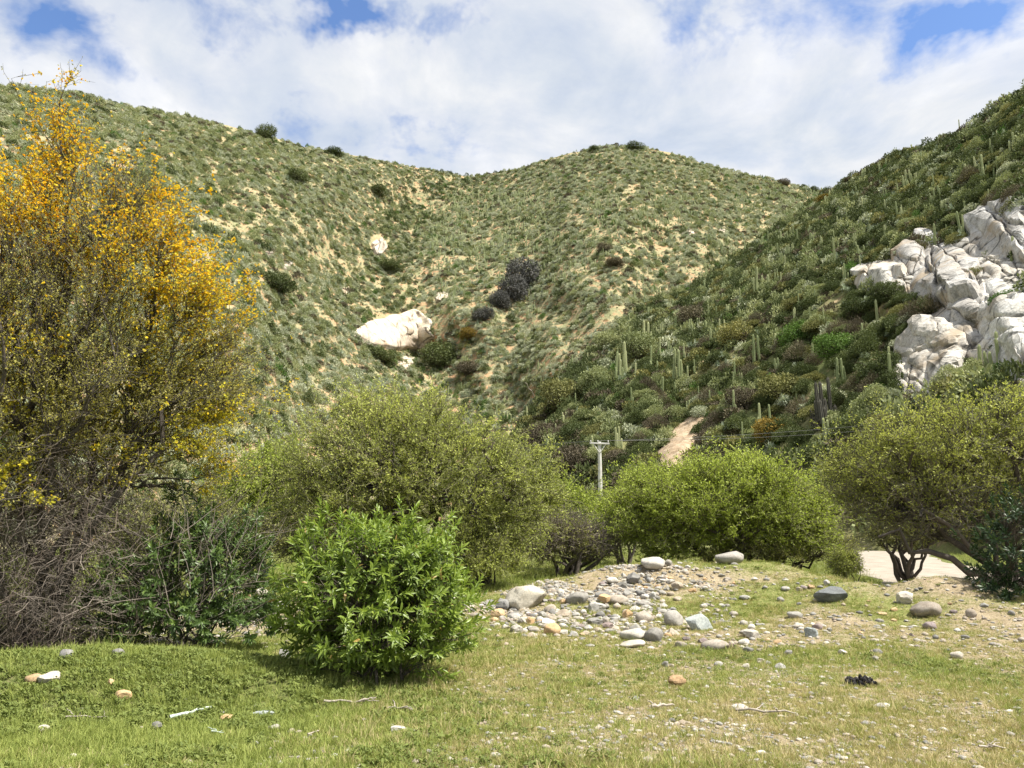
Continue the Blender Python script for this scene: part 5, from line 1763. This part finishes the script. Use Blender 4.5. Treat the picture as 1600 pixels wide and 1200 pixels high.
def slab_on_slope(gx, gy, a_, b_, seed, label, which='R', matn='granite', thk=.85, rough=1.0):
    """faceted granite face bedded in the hillside: convex facets over the slope, edges buried"""
    rs = np.random.default_rng(seed)
    nr_, na_ = 28, 60
    rr_ = (np.arange(nr_) + .001) / (nr_ - 1)
    th_ = np.arange(na_) * 2 * PI / na_
    # irregular angular outline
    out_ = np.full(na_, 9.0)
    for _ in range(8):
        t0 = rs.uniform(0, 2 * PI)
        out_ = np.minimum(out_, rs.uniform(.82, 1.12) / np.maximum(np.cos(th_ - t0), .12))
    out_ = np.minimum(out_, 1.25) * (1 + .05 * np.sin(th_ * 9 + seed))
    U_ = rr_[:, None] * (out_ * np.cos(th_))[None]
    W_ = rr_[:, None] * (out_ * np.sin(th_))[None]
    px, py = gx + U_ * a_ * 1.32, np.minimum(gy - W_ * b_ * 1.32, 800)
    P_ = sheet_P(which, px, py)
    e_ = 3.0
    T1 = sheet_P(which, px + e_, py) - P_
    T2 = sheet_P(which, px, py - e_) - P_
    N_ = np.cross(T1, T2)
    N_ /= np.linalg.norm(N_, axis=-1, keepdims=True)
    N_ = N_ * .5 + N_.mean((0, 1)) * .5
    N_[..., 1] -= .35
    N_ /= np.linalg.norm(N_, axis=-1, keepdims=True)
    k_ = float(P_[..., 1].mean()) / F
    th = min(a_, b_) * k_ * thk
    H_ = np.full(U_.shape, 1.0)
    for _ in range(9):
        t0, sl = rs.uniform(0, 2 * PI), rs.uniform(.25, .5 + rough) if rough > .3 else rs.uniform(.2, .45)
        H_ = np.minimum(H_, rs.uniform(.45, 1.0) + .25 - sl * (U_ * math.cos(t0) + W_ * math.sin(t0)) * .8)
    q_ = np.stack([U_.ravel() * 2, W_.ravel() * 2, U_.ravel() * 0 + seed], -1)
    if rough < .3:
        H_ = .25 + .75 * np.sqrt(np.clip(1 - rr_ ** 2.2, 0, 1))[:, None] + 0 * U_
    H_ = H_ + (.14 * (vn3(q_, seed % 7) - .5) + .08 * (vn3(q_ * 3.3, 2) - .5)).reshape(H_.shape)
    # joints: steps where a few straight fissures cross the face
    for _ in range(3 if rough > .3 else 0):
        t0, of = rs.uniform(0, 2 * PI), rs.uniform(-.5, .5)
        dd_ = U_ * math.cos(t0) + W_ * math.sin(t0) - of + .10 * (vn3(q_ * 1.6, 5).reshape(H_.shape) - .5)
        H_ = H_ + .06 * rough * np.sign(dd_) * rs.choice([-1, 1]) - .26 * np.exp(-(dd_ / .028) ** 2)
    edge = np.clip((1 - rr_) / .16, 0, 1)[:, None] ** .6
    H_ = H_ * edge - (1 - edge) * .9
    V_ = (P_ + N_ * (H_ * th)[..., None]).reshape(-1, 3)
    ii_ = np.arange((nr_ - 1) * na_)
    r0, c0 = ii_ // na_, ii_ % na_
    c1 = (c0 + 1) % na_
    F_ = np.stack([r0 * na_ + c0, (r0 + 1) * na_ + c0, (r0 + 1) * na_ + c1, r0 * na_ + c1], -1)
    c_ = P_.reshape(-1, 3).mean(0)
    o_ = obj('granite_slab', mesh_from('granite_slab', V_ - c_, F_, smooth=False), M[matn], loc=tuple(c_))
    return tag(o_, label, 'rock', kind='thing')


for i_, (gx, gy, a_, b_) in enumerate(GRAN):
    slab_on_slope(gx, gy, a_, b_, 200 + i_, GL[i_])
SM = [(621, 519, 45, 24, 230, 'big pale granite dome low on the far hill', 'B', .45, .2), (634, 566, 11, 8, 231, 'small white rock below the granite dome', 'B', .9, .8),
      (590, 384, 9, 11, 232, 'small grey rock in the gully of the far hill', 'B', 1.2, 1), (1076, 362, 8, 6, 233, 'small white rock on the right face of the middle hill', 'B', 1, 1),
      (1130, 362, 6, 5, 234, 'second small white rock on the right face of the middle hill', 'B', 1, 1), (1306, 297, 8, 4, 235, 'pale rock at the skyline notch', 'R', 1.2, 1),
      (690, 462, 8, 7, 236, 'pale rock cluster left of the dark grey tree', 'B', 1, 1), (540, 455, 7, 6, 237, 'little white rock on the left arm above the dome', 'B', 1, 1),
      (445, 415, 9, 5, 238, 'pale rock streak on the left arm of the far hill', 'B', 1, 1), (418, 398, 8, 5, 239, 'upper pale rock streak on the left arm of the far hill', 'B', 1, 1)]
for gx, gy, a_, b_, sd_, lb, wh, tk, rg in SM:
    slab_on_slope(gx, gy, a_, b_, sd_, lb, wh, 'granite_dome', tk, rg)

# eroded bank
rows_, cols_ = 26, 18
Vb = []
for j_ in range(rows_):
    fy = j_ / (rows_ - 1)
    py = 735 - 86 * fy
    xc = 1042 + 48 * fy
    hw = 40 * (1 - fy) ** .6 * .9 + 8
    for i_ in range(cols_):
        fx = i_ / (cols_ - 1) * 2 - 1
        px_ = xc + fx * hw * (.72 + .56 * float(fb2(np.array([fy * 5.]), np.array([3. if fx > 0 else 9.]), 2, 4)[0]))
        q_ = sheet_P('R', px_, py)
        out_ = (1 - fx * fx) * .9 + .15 + .9 * (float(fb2(np.array([px_ / 6.]), np.array([py / 12.]), 3, 7)[0]) - .5)
        h_ = math.hypot(q_[0], q_[1])
        Vb.append((q_[0] - q_[0] / h_ * out_, q_[1] - q_[1] / h_ * out_, q_[2] + .35 * (1 - fx * fx)))
Vb = np.array(Vb)
i = np.arange((rows_ - 1) * (cols_ - 1))
a = (i // (cols_ - 1)) * cols_ + i % (cols_ - 1)
m = stone_mat('eroded_sandy_earth', (.25, .18, .115), (.38, .29, .195), (.50, .41, .30), scale=.9, crack=False, lich=.15, bumpd=.25)
tag(obj('eroded_bank', mesh_from('eroded_bank', Vb, np.stack([a, a + 1, a + cols_ + 1, a + cols_], -1), smooth=True), m),
    'bare sandy eroded bank on the lower right hill right of the pole', 'bank')

# utility pole and wires -----------------------------------------------------------
m, t = mat_new('pale_concrete')
g = t.n('ShaderNodeNewGeometry').outputs['Position']
c = t.ramp(t.noise(g, 3, 5), [(.3, (.40, .39, .37)), (.7, (.58, .57, .55))])
p = t.n('ShaderNodeBsdfPrincipled', None, Base_Color=c, Roughness=.85)
t.n('ShaderNodeOutputMaterial', None, Surface=p.outputs[0])
M['concrete'] = m
m, t = mat_new('wire_metal')
p = t.n('ShaderNodeBsdfPrincipled', None, Base_Color=(.12, .12, .12, 1), Roughness=.5, Metallic=.6)
t.n('ShaderNodeOutputMaterial', None, Surface=p.outputs[0])
M['wire'] = m


def beam(p0, p1, w_, h_):
    p0, p1 = np.array(p0), np.array(p1)
    d_ = p1 - p0
    l_ = np.linalg.norm(d_)
    bm = bmesh.new()
    bmesh.ops.create_cube(bm, size=1)
    bmesh.ops.scale(bm, vec=(l_, w_, h_), verts=bm.verts)
    bmesh.ops.bevel(bm, geom=bm.edges[:], offset=.012, segments=1, affect='EDGES')
    q_ = Vector(d_).to_track_quat('X', 'Z')
    bmesh.ops.rotate(bm, cent=(0, 0, 0), matrix=q_.to_matrix(), verts=bm.verts)
    bmesh.ops.translate(bm, vec=(p0 + p1) / 2, verts=bm.verts)
    me = bpy.data.meshes.new('beam')
    bm.to_mesh(me)
    bm.free()
    return me


YP = 52.0
tp = at(936.5, 690, YP)
zg = g1(tp.x, YP)
root = empty('utility_pole', (tp.x, YP, zg), 'pale concrete utility pole with a crossarm rising above the lime green tree', 'utility pole')
hgt = tp.z - zg
Vt, Ft = tubes(np.array([[(0, 0, -.3), (0, 0, hgt * .5), (0, 0, hgt - .02), (0, 0, hgt)]], float), np.array([[.19, .155, .12, .02]]), 10)
obj('post', mesh_from('post', Vt, Ft, smooth=False), M['concrete'], root)
obj('crossarm', beam((-.68, -.14, hgt - .12), (.66, -.14, hgt - .16), .09, .11), M['concrete'], root)
obj('brace', beam((.03, -.14, hgt - .75), (.42, -.14, hgt - .18), .04, .05), M['concrete'], root)
obj('brace', beam((-.03, -.14, hgt - .75), (-.42, -.14, hgt - .17), .04, .05), M['concrete'], root)
ins_pts = []
for ix_ in (-.6, -.12, .58):
    V_ = np.array([[(0, 0, 0), (0, 0, .03), (0, 0, .06), (0, 0, .09), (0, 0, .13), (0, 0, .16)]], float)
    Vt, Ft = tubes(V_, np.array([[.02, .055, .03, .055, .035, .01]]), 8)
    obj('insulator', mesh_from('insulator', Vt, Ft, smooth=True), M['concrete'], root, loc=(ix_, -.14, hgt - .085))
    ins_pts.append((tp.x + ix_, YP - .14, zg + hgt + .05))
obj('step_bolt', beam((.1, 0, hgt * .62), (.34, 0, hgt * .62), .03, .03), M['wire'], root)


def wire(p0, p1, sag, label, r_=.010):
    n_ = 24
    tq = np.linspace(0, 1, n_)
    P_ = np.array(p0)[None] * (1 - tq)[:, None] + np.array(p1)[None] * tq[:, None]
    P_[:, 2] -= sag * 4 * tq * (1 - tq)
    Vt, Ft = tubes(P_[None], np.full((1, n_), r_), 4)
    return tag(obj('power_line', mesh_from('power_line', Vt, Ft, smooth=True), M['wire']), label, 'power line', 'power lines strung from the utility pole')


wire(ins_pts[2], tuple(at(1720, 610, 75)), .9, 'upper power line running right from the utility pole')
wire(ins_pts[1], tuple(at(1720, 616, 76)), 1.2, 'lower power line running right from the utility pole')
wire(ins_pts[0], tuple(at(560, 694, 62)), .35, 'front power line running left from the utility pole behind the middle tree')
wire(ins_pts[1], tuple(at(560, 697, 63)), .35, 'rear power line running left from the utility pole behind the middle tree')
# far pole seen between the trees on the left
q_ = at(410.5, 693, 85)
zq = g1(q_.x, 85)
Vt, Ft = tubes(np.array([[(0, 0, -.3), (0, 0, q_.z - zq - .05), (0, 0, q_.z - zq)]]), np.array([[.2, .14, .03]]), 8)
tag(obj('wooden_post', mesh_from('wooden_post', Vt, Ft), M['concrete'], loc=(q_.x, 85, zq)), 'thin white post far off beside the yellow blossoms on the left', 'post')
# pale dead branch on the slope
p0, p1 = sheet_P('R', 838, 628), sheet_P('R', 822, 604)
Vt, Ft = tubes(paths(np.array([p0 + (0, 0, .2)]), np.array([p1 + (0, -.6, .8)]), 7, .03, .1), np.linspace(.16, .06, 7)[None], 6)
tag(obj('dead_branch', mesh_from('dead_branch', Vt - p0, Ft, smooth=True), M['wood_grey'], loc=tuple(p0)), 'bleached dead branch on the slope left above the pole', 'branch')

# ------------------------------------------------------------------ meadow cover


def tuft_mesh(name, n, h, spread, wd, seed, bend=.5, k=4):
    az = rng.uniform(0, 2 * PI, n)
    rr = rng.random(n) ** .5 * spread
    base = np.stack([np.cos(az) * rr, np.sin(az) * rr, np.full(n, -.004)], -1)
    az2 = az + rng.normal(0, .8, n)
    H = h * rng.uniform(.45, 1.2, n)
    tq = np.linspace(0, 1, k)
    b_ = bend * rng.uniform(.2, 1.3, n)
    hor = (tq[None] ** 1.7) * (b_ * H)[:, None]
    P_ = base[:, None, :] + np.stack([np.cos(az2)[:, None] * hor, np.sin(az2)[:, None] * hor, tq[None] * H[:, None] * (1 - .25 * b_[:, None] * tq[None])], -1)
    a3 = rng.uniform(0, PI, n)
    sd = np.stack([np.cos(a3), np.sin(a3), a3 * 0], -1)
    ww = wd * rng.uniform(.7, 1.3, n)[:, None, None] * (1 - tq ** 1.6)[None, :, None] * .5 + .0004
    V_ = np.stack([P_ + sd[:, None] * ww, P_ - sd[:, None] * ww], 2).reshape(-1, 3)
    bi = np.arange(n)[:, None] * (2 * k) + np.arange(k - 1)[None] * 2
    F_ = np.stack([bi, bi + 1, bi + 3, bi + 2], -1).reshape(-1, 4)
    T_ = np.clip(.45 + np.repeat(rng.normal(0, .22, n), 2 * k) + np.tile(np.repeat(tq, 2), n) * .12, 0, 1)
    return mesh_from(name, V_, F_, T_)


def weed_mesh(name, n, L0, seed):
    az = rng.uniform(0, 2 * PI, n)
    el_ = rng.uniform(.1, 1.1, n)
    A = np.stack([np.cos(az) * np.cos(el_), np.sin(az) * np.cos(el_), np.sin(el_)], -1)
    C_ = np.stack([rng.normal(0, .025, n), rng.normal(0, .025, n), rng.uniform(0, .04, n)], -1)
    S_, A, Nn = leaf_frames(C_, A, np.tile([[0, 0, 1.0]], (n, 1)) + rng.normal(size=(n, 3)) * .2)
    L_ = L0 * rng.uniform(.6, 1.2, n)
    V_ = (C_[:, None] + S_[:, None] * (LV[None, :, 0, None] * L_[:, None, None] * .42) + A[:, None] * (LV[None, :, 1, None] * L_[:, None, None]) + Nn[:, None] * (LV[None, :, 2, None] * L_[:, None, None])).reshape(-1, 3)
    F_ = (LF[None] + np.arange(n)[:, None, None] * 8).reshape(-1, 3)
    return mesh_from(name, V_, F_, np.repeat(np.clip(rng.normal(.5, .2, n), 0, 1), 8))


TU = [tuft_mesh('grass_tuft', 26, .040, .07, .0045, 0, .7), tuft_mesh('grass_tuft', 22, .065, .06, .0045, 1, .7), tuft_mesh('grass_tuft', 14, .12, .05, .0045, 2, .5), tuft_mesh('grass_tuft', 24, .035, .08, .006, 3, .9)]
WE = [weed_mesh('weed', 18, .034, 0), weed_mesh('weed', 22, .055, 1)]
PEB = [mesh_from('pebble', *rock_verts(1, 300 + s_, 2, .2, .05), smooth=True) for s_ in range(4)]
GV = [(TU[0], M['grass']), (TU[1], M['grass']), (TU[3], M['grass']), (TU[0], M['grass_lush']), (TU[1], M['grass_lush']), (TU[2], M['grass_lush']),
      (TU[1], M['straw']), (TU[2], M['straw']), (TU[0], M['straw']), (WE[0], M['weed']), (WE[1], M['weed'])]


def wedge(n, r0, r1, pw=1.0):
    """points in the view wedge, denser near"""
    rr = r0 * (r1 / r0) ** (rng.random(n) ** pw)
    azz = rng.uniform(-.68, .68, n)
    return rr * np.sin(azz), rr * np.cos(azz)


x_, y_ = wedge(125000, 4.6, 19.5, .85)
b_ = bare(x_, y_)
l_ = lush(x_, y_)
clump = fb2(x_ / .55, y_ / .55, 3, 81)
kp = (rng.random(len(x_)) > b_ * .85 - .03) & (rng.random(len(x_)) < -.12 + 1.75 * clump) & ((road_dist(x_, y_) > ROAD_W) | (y_ < 14.5))
x_, y_, b_, l_ = x_[kp], y_[kp], b_[kp], l_[kp]
r_ = rng.random(len(x_))
wd_ = fb2(x_ / .8, y_ / .8, 2, 83)
v_ = np.where(r_ < .30, 0, np.where(r_ < .50, 1, 2))
lz = rng.random(len(x_)) < l_ * 1.15
v_ = np.where(lz, np.where(r_ < .35, 3, np.where(r_ < .62, 4, np.where(r_ < .68, 5, np.where(wd_ > .46, 9, 3)))), v_)
v_ = np.where(lz & (r_ > .93) & (wd_ > .5), 10, v_)
dry = ~lz & (rng.random(len(x_)) < .16 + .45 * b_)
v_ = np.where(dry, np.where(r_ < .12, 7, np.where(r_ < .5, 6, 8)), v_)
s_ = rng.uniform(.6, 1.25, len(x_)) * np.where(b_ > .35, .75, 1.0)
o_ = scatter('meadow_grass', GV, np.stack([x_, y_, gh(x_, y_)], -1), s_, rng.uniform(0, 6.28, len(x_)), v_)
tag(o_, 'short patchy green and straw coloured grass with small weeds over the meadow', 'grass')
# grass further off, under the trees
x_, y_ = wedge(16000, 19.5, 60)
kp = road_dist(x_, y_) > ROAD_W
x_, y_ = x_[kp], y_[kp]
o_ = scatter('meadow_grass', [(TU[2], M['grass_lush']), (TU[1], M['grass'])], np.stack([x_, y_, gh(x_, y_)], -1), rng.uniform(1.2, 2.6, len(x_)), rng.uniform(0, 6.28, len(x_)), rng.integers(0, 2, len(x_)))
tag(o_, 'taller green grass growing under the trees behind the mound', 'grass')
# fine rubble on the left face of the mound
n_ = 5200
x_, y_ = rng.normal(1.5, 1.2, n_), rng.normal(15.6, 1.15, n_)
kp = (x_ > -.6) & (y_ > 13.2) & (y_ < 17.6) & (fb2(x_ / .7, y_ / .7, 3, 95) > .46)
x_, y_ = x_[kp], y_[kp]
s_ = .018 + .045 * rng.random(len(x_)) ** 2.4
s3 = np.stack([s_ * rng.uniform(.8, 1.5, len(s_)), s_ * rng.uniform(.8, 1.2, len(s_)), s_ * rng.uniform(.5, .9, len(s_))], -1)
RV_ = [(ANG[k_], M[mm]) for k_, mm in enumerate(('st_grey', 'st_white', 'st_tan', 'st_grey', 'st_white', 'st_tan'))]
o_ = scatter('rubble', RV_, np.stack([x_, y_, gh(x_, y_) + s_ * .1], -1), s3, rng.uniform(0, 6.28, len(x_)), rng.integers(0, 6, len(x_)))
tag(o_, 'fine grey rubble packed between the stones of the pile', 'rubble')
# pebbles
x_, y_ = wedge(60000, 4.8, 22)
b_ = bare(x_, y_)
kp = (rng.random(len(x_)) < .03 + .9 * np.clip(b_ - .12, 0, 1)) & ((road_dist(x_, y_) > ROAD_W) | (y_ < 14.5))
x_, y_ = x_[kp], y_[kp]
s_ = .008 + .030 * rng.random(len(x_)) ** 3.2
s_ = s_ * np.where(y_ > 11, 1.6, .9)
s_ = s_ * np.where(mound(x_, y_, .9, 15.2, 2.2, 1.6, 1.0) > .45, 1.7, 1.0)
PV = [(PEB[k_ % 4], M[mm]) for k_, mm in enumerate(('st_white', 'st_tan', 'st_grey', 'st_grey', 'st_tan', 'st_tan'))]
s3 = np.stack([s_ * rng.uniform(.8, 1.4, len(s_)), s_ * rng.uniform(.8, 1.2, len(s_)), s_ * rng.uniform(.4, .8, len(s_))], -1)
o_ = scatter('pebbles', PV, np.stack([x_, y_, gh(x_, y_) + s_ * .15], -1), s3, rng.uniform(0, 6.28, len(x_)), rng.integers(0, 6, len(x_)))
tag(o_, 'loose pebbles and gravel strewn over the bare soil', 'pebbles')
